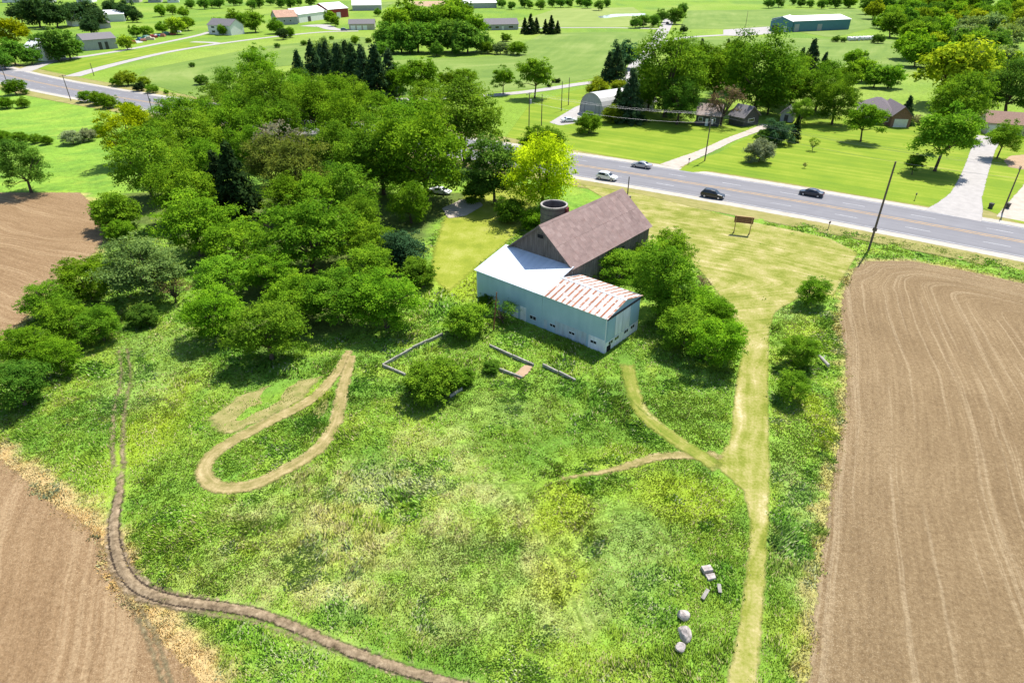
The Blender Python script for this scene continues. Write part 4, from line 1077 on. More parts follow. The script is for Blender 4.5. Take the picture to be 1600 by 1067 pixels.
# the far wood at the upper right
rr_ = np.random.default_rng(3)
for ri, (yy, xa, xb, st, rad) in enumerate([(88, 1440, 1600, 27, 17), (72, 1418, 1600, 26, 17), (58, 1425, 1605, 26, 15), (44, 1400, 1605, 25, 14), (31, 1388, 1605, 24, 13), (20, 1372, 1605, 24, 11), (11, 1362, 1605, 23, 10), (4, 1335, 1605, 23, 9)]):
    it = []
    for x in np.arange(xa, xb, st):
        X = x + rr_.uniform(-7, 7); Y = yy + rr_.uniform(-4, 4) + (X - 1450) * .03
        cpk = [V(GREEN, .85), V(GREEN, .75), V(LIME, .75), V(DEEP, .95)][rr_.integers(4)]
        if ri < 4 and X > 1500 and rr_.random() < .6: cpk = V(PALE, .85)
        it.append((X, Y, rad * rr_.uniform(1.0, 1.45), {'col': cpk}))
    row(f'in row {ORD[ri]} from front, far right wood', 'trees of the far right wood', it, 'wooded-edge tree', 'far', GREEN)
tree('far', 1372, 36, 9, V(GREEN, .8), 'single round tree right of the far blue building', None)
row('of the shrubs by the stacked bales', 'shrubs by the bales', [(1306, 62, 6), (1318, 63, 5), (1373, 62, 9), (1408, 64, 6)], 'dark shrub', 'shrub', V(DEEP, 1.0), 'bush', 'bush')
# the clump beyond the lane and the far farm
row('in the back row of the big field clump', 'trees of the field clump', [(620, 40, 24), (640, 26, 24), (668, 38, 26), (694, 34, 26), (722, 38, 24), (740, 44, 20), (712, 14, 15), (700, 20, 16), (728, 16, 12)], 'green clump tree', 'far', V(GREEN, .72))
row('in the front row of the big field clump', 'trees of the field clump', [(602, 58, 20), (626, 62, 22), (652, 60, 24), (680, 62, 22), (706, 58, 26), (730, 62, 24), (752, 66, 16), (597, 78, 11), (682, 78, 11), (640, 74, 12), (614, 74, 12), (715, 76, 12)], 'dark clump tree', 'far', V(DEEP, 1.05))
row('right of the field clump', 'bushes by the field clump', [(762, 76, 12), (782, 77, 12, {'col': V(PALE, .8)}), (808, 77, 14), (791, 60, 8)], 'rounded bush', 'shrub', V(GREEN, .9), 'bush', 'bush')
row('of the pair standing by the far lane', 'evergreen pair by the far lane', [(829, 54, 28, {'spruce': 2.6}), (861, 54, 26, {'spruce': 2.6})], 'bushy dark evergreen', 'far', V(DARKF, .9), 'spruce_tree')
row('flanking the far lane pair', 'evergreen pair by the far lane', [(820, 53, 22, {'spruce': 2.6}), (838, 53, 22, {'spruce': 2.6}), (852, 53, 20, {'spruce': 2.6}), (871, 53, 18, {'spruce': 2.6})], 'small dark evergreen', 'far', V(DARKF, .95), 'spruce_tree')
row('where the side road leaves view', 'trees by the side road', [(993, 36, 9), (1006, 34, 10), (1021, 34, 9), (1034, 26, 10), (1056, 26, 13), (1068, 47, 6, {'col': DARKF}), (1066, 16, 9)], 'dark green tree', 'far', V(DEEP, 1.0))
row('round the far left farmyard', 'trees of the far farmyard', [(341, 39, 11), (365, 28, 12), (397, 36, 16), (382, 32, 11), (430, 42, 12), (441, 54, 9, {'col': DARKF}), (452, 52, 8), (516, 28, 10), (523, 34, 8), (555, 64, 7), (347, 48, 8), (590, 20, 6)], 'green farm tree', 'far', V(GREEN, .8))
row('on the slope below the farm lane', 'shrubs on the slope', [(433, 72, 5), (395, 76, 4), (475, 68, 5), (518, 60, 4), (576, 64, 5), (490, 78, 6)], 'small shrub', 'shrub', V(DEEP, 1.1), 'bush', 'bush')
for yy, x0_, x1_, st, nm_ in ((5, 300, 495, 15, 'on the skyline behind the farm'), (7, 770, 955, 15, 'behind the far hayfield'), (5, 1205, 1335, 15, 'behind the blue building')):
    row(nm_, 'far hedgerow trees', [(x + rr_.uniform(-5, 5), yy + rr_.uniform(-3, 3), rr_.uniform(6, 9)) for x in np.arange(x0_, x1_, st)][:18], 'small far tree', 'far', V(DEEP, 1.05))
# houses' trees at the upper left
row('round the white house at upper left', 'trees at upper left', [(18, 52, 22, {'col': V(YELLOW, .4)}), (18, 84, 20), (46, 88, 15), (85, 74, 24), (104, 72, 22), (62, 66, 12), (4, 96, 14)], 'dark green tree', 'far', V(DEEP, 1.0))
row('in the tree belt behind the upper left houses', 'trees at upper left', [(30, 22, 16), (56, 22, 22), (84, 24, 22), (112, 24, 18), (134, 22, 18), (150, 30, 16), (140, 42, 14), (196, 18, 15), (212, 26, 10), (172, 14, 12)], 'tall dark tree', 'far', V(DARKF, 1.25))
row('of the bushes along the junk yard', 'bushes along the yard', [(197, 68, 11, {'col': LIME}), (212, 50, 9), (230, 50, 9), (252, 44, 9), (274, 42, 13, {'col': LIME}), (292, 38, 11), (250, 18, 9), (268, 16, 8), (286, 20, 8)], 'green bush', 'far', V(GREEN, .9))
row('beside the road at left', 'roadside shrubs', [(198, 124, 15, {'col': LIME}), (216, 137, 9, {'col': DARKF}), (238, 140, 9), (260, 144, 4), (180, 128, 8), (225, 128, 10, {'col': LIME})], 'yellow-green shrub', 'shrub', V(GREEN, 1.1), 'bush', 'bush')
row('in the upper left meadow', 'meadow shrubs', [(314, 126, 10), (300, 102, 5), (384, 88, 4)], 'lone dark shrub', 'shrub', V(DEEP, 1.0), 'bush', 'bush')
row('on the road\'s near side at left', 'near roadside hedge', [(22, 138, 16), (8, 162, 12), (36, 162, 10), (135, 152, 12), (152, 155, 14), (170, 160, 14), (200, 172, 15), (214, 182, 14)], 'hedge bush', 'shrub', V(GREEN, .8), 'bush', 'bush')
row('behind the left meadow', 'scrub row at left', [(6, 214, 12), (30, 216, 12), (54, 218, 10), (72, 220, 9), (112, 216, 15, {'col': V(BLOSSOM, .75), 'what': 'blossoming scrub bush'}), (136, 212, 13, {'col': V(BLOSSOM, .7), 'what': 'blossoming scrub bush'}), (156, 205, 12)], 'scrub bush', 'shrub', V(GREEN, .95), 'bush', 'bush')
#SECTION3
# ------------------------------------------------------------------ houses and farm buildings
M['brick'] = mat_plain('brick_wall', (0.23, 0.13, 0.10), .9, .2, var=.25, scale=3)
M['wall_white'] = mat_plain('white_wall', (0.66, 0.66, 0.64), .8, .3, var=.1)
M['wall_grey'] = mat_plain('grey_wall', (0.33, 0.335, 0.34), .8, .3, var=.2, stretch=(3, 3, .4))
M['wall_beige'] = mat_plain('beige_wall', (0.46, 0.41, 0.36), .8, .3, var=.12)
M['wall_blue'] = mat_plain('far_blue_wall', (0.055, 0.175, 0.225), .5, .4, var=.12, stretch=(3, 3, .3))
M['wall_dark'] = mat_plain('dark_wall', (0.06, 0.058, 0.055), .8, .3, var=.2)
M['wall_red'] = mat_plain('red_barn_wall', (0.24, 0.035, 0.03), .8, .3, var=.2)
M['roof_white'] = mat_plain('white_roof', (0.80, 0.80, 0.78), .5, .3, var=.05)
M['roof_grey'] = mat_plain('grey_shingle', (0.19, 0.175, 0.18), .9, .2, var=.2, scale=3)
M['roof_purple'] = mat_plain('purple_grey_shingle', (0.17, 0.145, 0.155), .9, .2, var=.2, scale=3)
M['roof_brown'] = mat_plain('brown_shingle', (0.27, 0.17, 0.13), .9, .2, var=.2, scale=3)
M['roof_rust'] = mat_plain('rust_roof', (0.42, 0.24, 0.16), .7, .3, var=.3, scale=1)
M['roof_tan'] = mat_plain('tan_shingle', (0.34, 0.27, 0.24), .9, .2, var=.2, scale=3)


def house(name, label, cat, pl, pr, depth, wh, rh, wall, roof, ridge='x', over=.4, wins=(), doors=(), hip=0.0, chimney=None, group=None):
    """pl, pr: photo spots of the front wall's two feet; the house stands behind that wall"""
    a = np.array(G(*pl)); b_ = np.array(G(*pr)); d = b_ - a; L = float(np.linalg.norm(d)); ang = math.atan2(d[1], d[0])
    h = empty(name, (a[0], a[1], 0), ang); tag(h, label, cat, group)
    m = MB()
    if ridge == 'x':
        m.hexa([(0, 0, -.1), (L, 0, -.1), (L, depth, -.1), (0, depth, -.1)], [(0, 0, wh), (L, 0, wh), (L, depth, wh), (0, depth, wh)])
        hx = hip * depth / 2
        if not hip: m.add([(0, 0, wh), (0, depth, wh), (0, depth / 2, wh + rh), (L, 0, wh), (L, depth, wh), (L, depth / 2, wh + rh)], [(0, 2, 1), (3, 4, 5)])
        m.build('wall', M[wall], h)
        k = rh / (depth / 2); z0 = wh - over * k; th = .18
        r = MB(); e0, e1 = -over, L + over
        r.slab([(e0, -over, z0 + th), (e1, -over, z0 + th), (e1 - hx, depth / 2, wh + rh + th), (e0 + hx, depth / 2, wh + rh + th)], .14)
        r.slab([(e1, depth + over, z0 + th), (e0, depth + over, z0 + th), (e0 + hx, depth / 2, wh + rh + th), (e1 - hx, depth / 2, wh + rh + th)], .14)
        if hip:
            for sx_, hx_ in ((e0, hx), (e1, -hx)):
                r.add([(sx_, -over, z0 + th), (sx_, depth + over, z0 + th), (sx_ + hx_, depth / 2, wh + rh + th)], [(0, 1, 2)])
    else:
        m.hexa([(0, 0, -.1), (L, 0, -.1), (L, depth, -.1), (0, depth, -.1)], [(0, 0, wh), (L, 0, wh), (L, depth, wh), (0, depth, wh)])
        m.add([(0, 0, wh), (L, 0, wh), (L / 2, 0, wh + rh), (0, depth, wh), (L, depth, wh), (L / 2, depth, wh + rh)], [(0, 1, 2), (4, 3, 5)])
        m.build('wall', M[wall], h)
        k = rh / (L / 2); z0 = wh - over * k; th = .18; r = MB()
        r.slab([(-over, depth + over, z0 + th), (-over, -over, z0 + th), (L / 2, -over, wh + rh + th), (L / 2, depth + over, wh + rh + th)], .14)
        r.slab([(L + over, -over, z0 + th), (L + over, depth + over, z0 + th), (L / 2, depth + over, wh + rh + th), (L / 2, -over, wh + rh + th)], .14)
    rf = r.build('roof', M[roof], h)
    if chimney: MB().box(chimney[0] * L - .4, chimney[0] * L + .4, depth / 2 - .4, depth / 2 + .4, wh, wh + rh + 1.1).build('chimney', M['brick'], rf)
    for (f0, f1, z0_, z1_) in wins:
        w_ = MB().box(f0 * L, f1 * L, -.06, -.002, z0_, z1_).build('window', M['wall_white'], h)
        MB().box(f0 * L + .12, f1 * L - .12, -.075, -.062, z0_ + .12, z1_ - .12).build('pane', M['glass'], w_)
    for (f0, f1, z1_, mt) in doors: MB().box(f0 * L, f1 * L, -.08, -.002, 0, z1_).build('door', M[mt], h)
    return h, L


house('long_blue_building', 'long blue metal building with white roof in the far field', 'building', (1238, 50.5), (1326, 46.5), 21, 6.2, 2.2, 'wall_blue', 'roof_white', wins=(), doors=((.02, .1, 4.5, 'wall_grey'), (.42, .5, 4, 'wall_grey')))
a_ = house('blue_office_wing', 'blue gabled end wing on the left of the long blue building', 'building', (1202, 49), (1236, 50.8), 19, 6.0, 2.6, 'wall_blue', 'roof_white', 'y', doors=((.62, .76, 3.2, 'roof_white'), (.1, .4, 3.6, 'wall_dark')))
# arched barn
g0 = np.array(G(906, 176)); g1 = np.array(G(938, 184)); dv = g1 - g0; Lq = float(np.linalg.norm(dv)); hq = empty('arched_barn', (g0[0], g0[1], 0), math.atan2(dv[1], dv[0]) )
tag(hq, 'grey arched metal barn beside the tall pointed spruce', 'barn')
Lq *= 1.15; prof = [(Lq / 2 - Lq / 2 * math.cos(t), 6.6 * math.sin(t) ** .8) for t in np.linspace(0, math.pi, 15)]
MB().add([(x, 0, z) for x, z in prof], [tuple(reversed(range(15)))]).build('end_wall', M['wall_grey'], hq); MB().add([(x, 22, z) for x, z in prof], [tuple(range(15))]).build('end_wall', M['wall_grey'], hq)
for i in range(14):
    (xa, za), (xb, zb) = prof[i], prof[i + 1]
    MB().slab([(xa, -.3, za + .06), (xa, 22.3, za + .06), (xb, 22.3, zb + .06), (xb, -.3, zb + .06)][::-1], .05).build('roof_panel', mat_plain('pale_arched_roof', (0.52, 0.51, 0.49), .5, .4) if i == 0 else bpy.data.materials['pale_arched_roof'], hq)
MB().box(Lq * .36, Lq * .64, -.08, -.002, 0, 3.8).build('door', M['wall_grey'], hq)
for f in (.2, .8): MB().box(Lq * f - .04, Lq * f + .04, -.06, -.002, 0, 3.6).build('batten', M['wall_dark'], hq)
house('small_house', 'small dark house with tan roof under the roadside trees', 'house', (1086, 196), (1122, 199), 8, 3.0, 2.4, 'wall_dark', 'roof_tan', wins=((.1, .3, 1.2, 2.4), (.62, .85, 1.2, 2.4)), doors=((.42, .54, 2.1, 'wall_white'),), chimney=(.7,))
house('hut', 'dark hut with a single steep roof by the gravel drive', 'hut', (1160, 199), (1184, 194), 5, 2.6, 2.6, 'wall_dark', 'roof_grey', 'y', wins=((.3, .7, 1.0, 2.0),))
house('shed_hut', 'small grey shed behind the slim dark cedar', 'shed', (1218, 190), (1238, 192), 5, 2.4, 1.6, 'wall_grey', 'roof_grey', 'y', doors=((.3, .6, 2, 'wall_dark'),))
house('brick_house', 'brick bungalow with wide purple-grey shingle roof on the lawn', 'house', (1336, 192), (1392, 197), 15, 3.2, 3.0, 'brick', 'roof_purple', wins=((.1, .26, 1.0, 2.3), (.34, .5, 1.0, 2.3), (.72, .9, 1.0, 2.3)), doors=((.56, .64, 2.1, 'wall_white'),), hip=.6)
house('brick_house_wing', 'gabled garage wing at the right of the brick bungalow', 'garage', (1390, 199), (1420, 200), 12, 3.2, 2.4, 'brick', 'roof_purple', 'y', doors=((.15, .85, 2.3, 'wall_white'),))
house('garage_house', 'beige house with brown shingle roof at the drive\'s end', 'house', (1536, 209), (1596, 214), 10, 3.0, 2.2, 'wall_beige', 'roof_brown', wins=((.62, .76, 1.0, 2.2),), doors=((.08, .42, 2.4, 'wall_white'),))
house('garage_house_wing', 'taller brown-roofed wing at the right end of the beige house', 'house', (1590, 212), (1640, 222), 12, 3.2, 3.4, 'wall_beige', 'roof_brown', hip=.7)
house('bungalow', 'low grey-roofed bungalow behind the big field clump', 'house', (758, 48), (810, 47), 14, 3.4, 3.0, 'wall_grey', 'roof_grey', wins=((.1, .2, 1, 2.5), (.3, .42, 1, 2.5), (.7, .85, 1, 2.5)), doors=((.5, .56, 2.3, 'wall_white'),))
house('grey_barn', 'grey barn with rusty roof at the left of the farmyard', 'barn', (434, 40), (466, 38.5), 16, 5.0, 4.0, 'wall_grey', 'roof_rust', wins=((.3, .4, 2, 3.2), (.6, .7, 2, 3.2)))
house('long_white_roofed_barn', 'long white-roofed farm barn right of the rusty-roofed one', 'barn', (468, 36.5), (512, 30), 16, 5.5, 3.6, 'wall_white', 'roof_white', doors=((.3, .4, 3.5, 'wall_dark'),))
house('red_barn', 'red-walled barn with a white roof at the farmyard', 'barn', (514, 30), (545, 27), 18, 6.5, 4.0, 'wall_red', 'roof_white', doors=((.4, .6, 4, 'wall_white'),))
house('hoop_barn', 'white hoop-roofed building behind the red barn', 'barn', (551, 17.5), (596, 17), 22, 4.5, 5.0, 'wall_grey', 'roof_white')
house('triple_garage', 'low grey garage with three white doors at the farm lane', 'garage', (546, 47.5), (586, 47), 10, 3.6, 2.4, 'wall_beige', 'roof_grey', doors=((.06, .24, 2.6, 'roof_white'), (.3, .48, 2.6, 'roof_white'), (.54, .7, 2.6, 'roof_white')))
house('farm_house', 'pale farm house among the farmyard trees', 'house', (327, 54), (362, 56), 11, 5.4, 3.2, 'wall_white', 'roof_grey', wins=((.15, .3, 1, 2.4), (.6, .75, 1, 2.4), (.15, .3, 3.6, 4.8)))
house('white_house', 'white two-storey house among trees at upper left', 'house', (44, 94), (74, 96), 10, 5.6, 3.2, 'wall_white', 'roof_white', wins=((.15, .32, 1, 2.4), (.6, .8, 1, 2.4), (.15, .32, 3.6, 5), (.6, .8, 3.6, 5)), doors=((.42, .54, 2.2, 'wall_dark'),))
house('grey_workshop', 'long grey workshop with dark door by the gravel drive', 'building', (135, 80), (185, 76), 14, 5.0, 2.4, 'wall_grey', 'roof_grey', doors=((.42, .52, 3.6, 'wall_dark'), (.62, .72, 3.6, 'wall_dark')))
house('white_shed', 'low white-walled building in the upper left behind the workshop', 'building', (165, 35), (196, 34), 16, 5.0, 2.4, 'wall_white', 'roof_white')
house('domed_shed', 'pale round-roofed shed left of the low white building', 'shed', (114, 42), (131, 41), 14, 5.2, 3.6, 'wall_white', 'roof_white', hip=.8)
house('grey_cabin', 'small grey cabin between the upper left buildings', 'shed', (146, 46), (174, 44), 9, 3.0, 1.6, 'wall_grey', 'roof_grey')
for i, (x, wd) in enumerate(((4, 28), (36, 22), (62, 20), (120, 24), (196, 22), (232, 20), (262, 18))):
    house('town_house', f'pale far-off town building, {"leftmost" if i == 0 else "rightmost" if i == 6 else ORD[i] + " from left"} along the top left edge', 'building', (x, 5.0), (x + wd, 4.6), 24, 7, 5, ('wall_white', 'wall_beige', 'wall_grey')[i % 3], ('roof_grey', 'roof_white', 'roof_brown')[i % 3], wins=((.1, .3, 2, 4), (.6, .8, 2, 4)), group='far town buildings')
sheet('bare_field', GP([(640, 3), (760, 1), (775, 8), (700, 14), (650, 9)]), 6.0, 0.02, M['sand'])
house('pale_long_barn', 'long pale low barn behind the field clump', 'barn', (726, 14), (776, 13), 14, 4.5, 2.5, 'wall_grey', 'roof_white')

# ------------------------------------------------------------------ junk and bales
jr = np.random.default_rng(9)
JC = [(0.35, .05, .05), (0.55, .55, .53), (.05, .15, .28), (.30, .12, .08), (.12, .25, .2), (.5, .42, .3)]
JM = [mat_plain(f'junk_paint_{i}', c) for i, c in enumerate(JC)]
JL = ['red', 'white', 'blue', 'rust-brown', 'green', 'tan']
for i in range(14):
    px_ = 208 + i * 5.2; py_ = 67 - i * 1.15 + jr.uniform(-2, 2); x, y = G(px_, py_)
    o = MB(); lx, ly, lz = jr.uniform(1.5, 3.4), jr.uniform(1.2, 2.0), jr.uniform(1.0, 2.0)
    o.hexa([(-lx, -ly, 0), (lx, -ly, 0), (lx, ly, 0), (-lx, ly, 0)], [(-lx * .92, -ly * .9, lz * .6), (lx * .92, -ly * .9, lz * .6), (lx * .92, ly * .9, lz * .6), (-lx * .92, ly * .9, lz * .6)])
    o.hexa([(-lx * .55, -ly * .85, lz * .6), (lx * .4, -ly * .85, lz * .6), (lx * .4, ly * .85, lz * .6), (-lx * .55, ly * .85, lz * .6)], [(-lx * .4, -ly * .7, lz), (lx * .25, -ly * .7, lz), (lx * .25, ly * .7, lz), (-lx * .4, ly * .7, lz)])
    q = o.build('scrap_vehicle', JM[i % 6]); q.location = (x, y, .02); q.rotation_euler = (0, 0, jr.uniform(0, 3))
    tag(q, f'{JL[i % 6]} scrap vehicle, {"leftmost" if i == 0 else "rightmost" if i == 13 else ORD[i] + " from left"} in the junk yard row', 'scrap', 'scrap vehicles in the junk yard')
BM = mat_plain('bale_wrap', (0.62, 0.61, 0.58), .5, .4, var=.15)
bm_ = MB(); N = 14
bm_.tube((-.75, 0, .72), (.75, 0, .72), .74, .74, N)
bm_.tube((.75, 0, .72), (.82, 0, .72), .74, .62, N); bm_.tube((-.75, 0, .72), (-.82, 0, .72), .74, .62, N)
b0 = None
for i in range(13):
    x, y = G(1326 + i * 3.0, 63.6 - .12 * i + (i % 2) * 1.0)
    if b0 is None: b0 = bm_.build('hay_bale', BM, smooth=False); o = b0
    else: o = b0.copy(); COL.objects.link(o)
    o.location = (x, y, .02); o.scale = (1.4, 1.4, 1.4); o.rotation_euler = (0, 0, .3 * i)
    tag(o, f'wrapped hay bale, {"leftmost" if i == 0 else "rightmost" if i == 12 else ORD[i] + " from left"} in the bale row below the blue building', 'bale', 'wrapped hay bales')

# ------------------------------------------------------------------ cars
SUV = [(-2.33, .42, .80, .83, .84, .80), (-2.22, .30, 1.04, 1.07, .90, .80), (-1.75, .28, 1.07, 1.58, .92, .70), (-1.5, .27, 1.07, 1.64, .92, .71), (-.3, .26, 1.04, 1.68, .93, .72), (.45, .26, 1.02, 1.58, .93, .70), (1.15, .26, .99, 1.02, .92, .80), (2.05, .30, .86, .89, .88, .74), (2.33, .42, .68, .71, .80, .68)]
SEDAN = [(-2.35, .42, .80, .83, .82, .76), (-2.15, .30, .97, 1.0, .88, .78), (-1.55, .26, .98, 1.02, .90, .76), (-.85, .24, .95, 1.38, .91, .64), (-.3, .24, .94, 1.44, .91, .66), (.15, .24, .93, 1.43, .91, .66), (.55, .24, .92, 1.34, .91, .64), (1.3, .25, .90, .93, .90, .76), (2.1, .30, .74, .77, .86, .70), (2.35, .42, .60, .63, .78, .64)]


def car(label, px, py, heading, shape, colr, metal=.3, z=.035):
    x, y = G(px, py); c = empty('car', (x, y, z), heading); tag(c, label, 'car')
    st = SUV if shape == 'suv' else SEDAN; pm = paint('car_paint_' + label.split()[0] + str(int(px)), colr, .35, metal)

    def ring(s):
        xx, zb, zt, zr, wb, wr = s
        return [(xx, wb * .86, zb), (xx, wb * .98, zb + .10), (xx, wb, (zb + zt) / 2), (xx, wb * .97, zt), (xx, wr, zr - .05), (xx, wr * .86, zr),
                (xx, -wr * .86, zr), (xx, -wr, zr - .05), (xx, -wb * .97, zt), (xx, -wb, (zb + zt) / 2), (xx, -wb * .98, zb + .10), (xx, -wb * .86, zb)]
    m = MB(); rs = [ring(s) for s in st]; n = 12
    m.add([p for r_ in rs for p in r_], [(i * n + j, (i + 1) * n + j, (i + 1) * n + (j + 1) % n, i * n + (j + 1) % n) for i in range(len(rs) - 1) for j in range(n)]
          + [tuple(range(n)), tuple(reversed(range((len(rs) - 1) * n, len(rs) * n)))])
    m.build('body', pm, c)
    cab = [i for i, s in enumerate(st) if s[3] - s[2] > .3]; i0, i1 = cab[0], cab[-1]
    for sgn in (1, -1):
        for i in range(i0, i1):
            a, b_ = st[i], st[i + 1]; e = .014
            lo = lambda s: (s[0], sgn * (s[4] * .955 + e), s[2] + .05); hi = lambda s: (s[0], sgn * (s[5] * 1.005 + e), s[3] - .10)
            q = [lo(a), lo(b_), hi(b_), hi(a)]
            q[0] = (q[0][0] + .03, q[0][1], q[0][2]); q[3] = (q[3][0] + .03, q[3][1], q[3][2])
            if sgn < 0: q = q[::-1]
            MB().add(q, [(3, 2, 1, 0)]).build('side_window', M['glass'], c)
    for (i, j, nm_) in ((i1, i1 + 1, 'windshield'), (i0, i0 - 1, 'rear_window')):
        a, b_ = st[i], st[j]; e = .02; f = .12
        A = (a[0] * (1 - f) + b_[0] * f, a[3] * (1 - f) + b_[3] * f + e); Bq = (a[0] * f + b_[0] * (1 - f), a[3] * f + b_[3] * (1 - f) + e)
        wa, wb_ = a[5] * .84, b_[5] * .84
        MB().add([(A[0], wa, A[1]), (A[0], -wa, A[1]), (Bq[0], -wb_, Bq[1]), (Bq[0], wb_, Bq[1])], [(0, 1, 2, 3)]).build(nm_, M['glass'], c)
    for xx in (-1.42, 1.42):
        for sgn in (1, -1):
            t = MB().tube((xx, sgn * .70, .33), (xx, sgn * .945, .33), .335, .335, 18).build('wheel', M['rubber'], c)
            MB().tube((xx, sgn * .94, .33), (xx, sgn * .958, .33), .21, .19, 14).build('rim', M['rim'], t)
    for sgn in (1, -1):
        f_, r_ = st[-1], st[0]
        MB().box(st[-2][0] + .06, f_[0] + .015, min(sgn * .48, sgn * .74), max(sgn * .48, sgn * .74), f_[2] - .14, f_[2] + .03).build('headlight', M['lamp_w'], c)
        MB().box(r_[0] - .02, st[1][0], min(sgn * .5, sgn * .80), max(sgn * .5, sgn * .80), r_[2] - .08, r_[2] + .08).build('tail_light', M['lamp_r'], c)
    return c


def head(px, py):
    x, _ = G(px, py); return math.atan2(float(road_y(x + 1) - road_y(x - 1)), 2.0)


car('white suv driving right behind the barn', 948, 281, head(948, 281), 'suv', (.78, .79, .80), .1)
car('black suv driving right past the wooden sign', 1113, 309, head(1113, 309), 'suv', (.016, .017, .020))
car('silver sedan driving left on the far side of the road', 1002, 262, head(1002, 262) + math.pi, 'sedan', (.50, .51, .53), .6)
car('dark blue sedan driving left, farthest right on the road', 1267, 306, head(1267, 306) + math.pi, 'sedan', (.022, .032, .050))
car('white car parked on the gravel by the arched barn', 889, 191, .2, 'sedan', (.75, .76, .78), .1)
car('white car parked under the largest spreading tree', 688, 303, -.4, 'sedan', (.72, .73, .75), .1)
car('dark car on the side road far away', 1043, 38.5, 1.2, 'suv', (.03, .03, .035))
car('blue car at the farm lane beside the triple garage', 538, 48.5, .3, 'suv', (.05, .09, .16))

# ------------------------------------------------------------------ poles and wires
POLES = {}


def pole(key, label, px, py, tx, ty, arm=True, box=False, lean=True, r=.15):
    """px, py foot; tx, ty top in the photo: gives the height, and the pole leans the way it really does"""
    x, y = G(px, py); Z = y * CP + CAM_H * SP
    hm = math.hypot(tx - px, ty - py) * Z / FPX / math.cos(math.atan2(CAM_H, y)) * .97
    p = empty('utility_pole', (x, y, 0)); tag(p, label, 'pole', 'utility poles')
    MB().tube((0, 0, -.3), (0, 0, hm), r, r * .66, 10).build('shaft', M['pole'], p)
    ang = head(px, py) + math.pi / 2
    ca, sa = math.cos(ang), math.sin(ang); tips = []
    if arm:
        for k_, zz in enumerate((hm - .35,)):
            q = MB().box(-1.15, 1.15, -.06, .06, zz - .06, zz + .06).build('crossarm', M['pole'], p); q.rotation_euler = (0, 0, ang); q.location = (-sa * 0.18, ca * .18, 0)
            for u in (-1.05, -.4, 1.05):
                i_ = MB().tube((u * ca - sa * .18, u * sa + ca * .18, zz + .062), (u * ca - sa * .18, u * sa + ca * .18, zz + .24), .045, .03, 8).build('insulator', M['wirem'], p)
                tips.append((x + u * ca - sa * .18, y + u * sa + ca * .18, zz + .24))
    tips.append((x, y, hm - 2.2))
    if box:
        MB().tube((.34, 0, hm - 2.6), (.34, 0, hm - 1.6), .22, .22, 12).build('transformer', mat_plain('transformer_grey', (.42, .43, .44)) if 'transformer_grey' not in bpy.data.materials else bpy.data.materials['transformer_grey'], p)
    POLES[key] = tips
    return p


pole('n', 'tall dark utility pole at the corner of the right ploughed field', 1357, 391, 1396.5, 266, False, False, r=.19)
MB().box(-.25, .25, -.25, .25, 3.4, 3.9).build('meter_box', M['pole'], bpy.data.objects['utility_pole'])
pole('a', 'grey utility pole by the gravel drive across the road', 1101, 252, 1108, 180, True, True)
pole('b', 'utility pole on the lawn at the right edge beyond the drive', 1566, 333, 1594, 268, True)
pole('c', 'utility pole with transformer left of the arched barn, nearest the road', 826, 236, 824, 150, True, True)
pole('d', 'second utility pole left of the arched barn, beside the lane lawn', 846, 197, 845, 150, False)
pole('e', 'utility pole by the lane, left one of the far pair', 877, 174, 877, 130, False)
pole('f', 'utility pole by the lane, right one of the far pair', 888, 165, 888, 124, False)
pole('g', 'leaning utility pole by the road beyond the left wood', 239, 178, 229, 148, True, True)
pole('h', 'utility pole at the near roadside at left', 111, 158, 98, 122, True)
pole('i', 'utility pole on the grass between the two left drives', 147, 119, 141, 101, False)
pole('j', 'utility pole at the far left edge by the road', 14, 137, 8, 104, True)
pole('k', 'thin far utility pole left of the blue building', 1165, 41, 1166, 20, False)


def wire(a, b_, label, sag=1.0, r=.013):
    a = Vector(a); b_ = Vector(b_); pts = [tuple(a.lerp(b_, t) - Vector((0, 0, sag * 4 * t * (1 - t)))) for t in np.linspace(0, 1, 15)]
    return tag(MB().path(pts, r, 5).build('overhead_wire', M['wirem']), label, 'wire', 'overhead wires')


for j, nm_ in enumerate(('upper left', 'upper middle', 'upper right')):
    wire(POLES['a'][j], POLES['b'][j], f'{nm_} overhead wire from the drive pole to the right lawn pole')
    wire(POLES['a'][j], POLES['c'][j], f'{nm_} overhead wire from the drive pole to the transformer pole')
    wire(POLES['g'][j], POLES['h'][j], f'{nm_} overhead wire between the two left roadside poles')
    d = Vector(POLES['b'][j]) - Vector(POLES['a'][j]); e = Vector(POLES['b'][j]) + d * .8
    wire(POLES['b'][j], e, f'{nm_} overhead wire leaving the right lawn pole')
wire(POLES['a'][3], POLES['b'][3], 'lowest overhead wire from the drive pole to the right lawn pole', 1.2, .018)
wire(POLES['a'][3], POLES['c'][3], 'lowest overhead wire from the drive pole to the transformer pole', 1.2, .018)
x, y = G(980, 310); p = empty('lamp_post', (x, y, 0)); tag(p, 'short dark post behind the barn\'s far ridge end', 'post')
MB().tube((0, 0, 0), (0, 0, 4.4), .12, .09, 8).build('shaft', M['wood_dark'], p); MB().box(-.1, .75, -.12, .12, 0, .5).build('foot_box', M['concrete'], p)

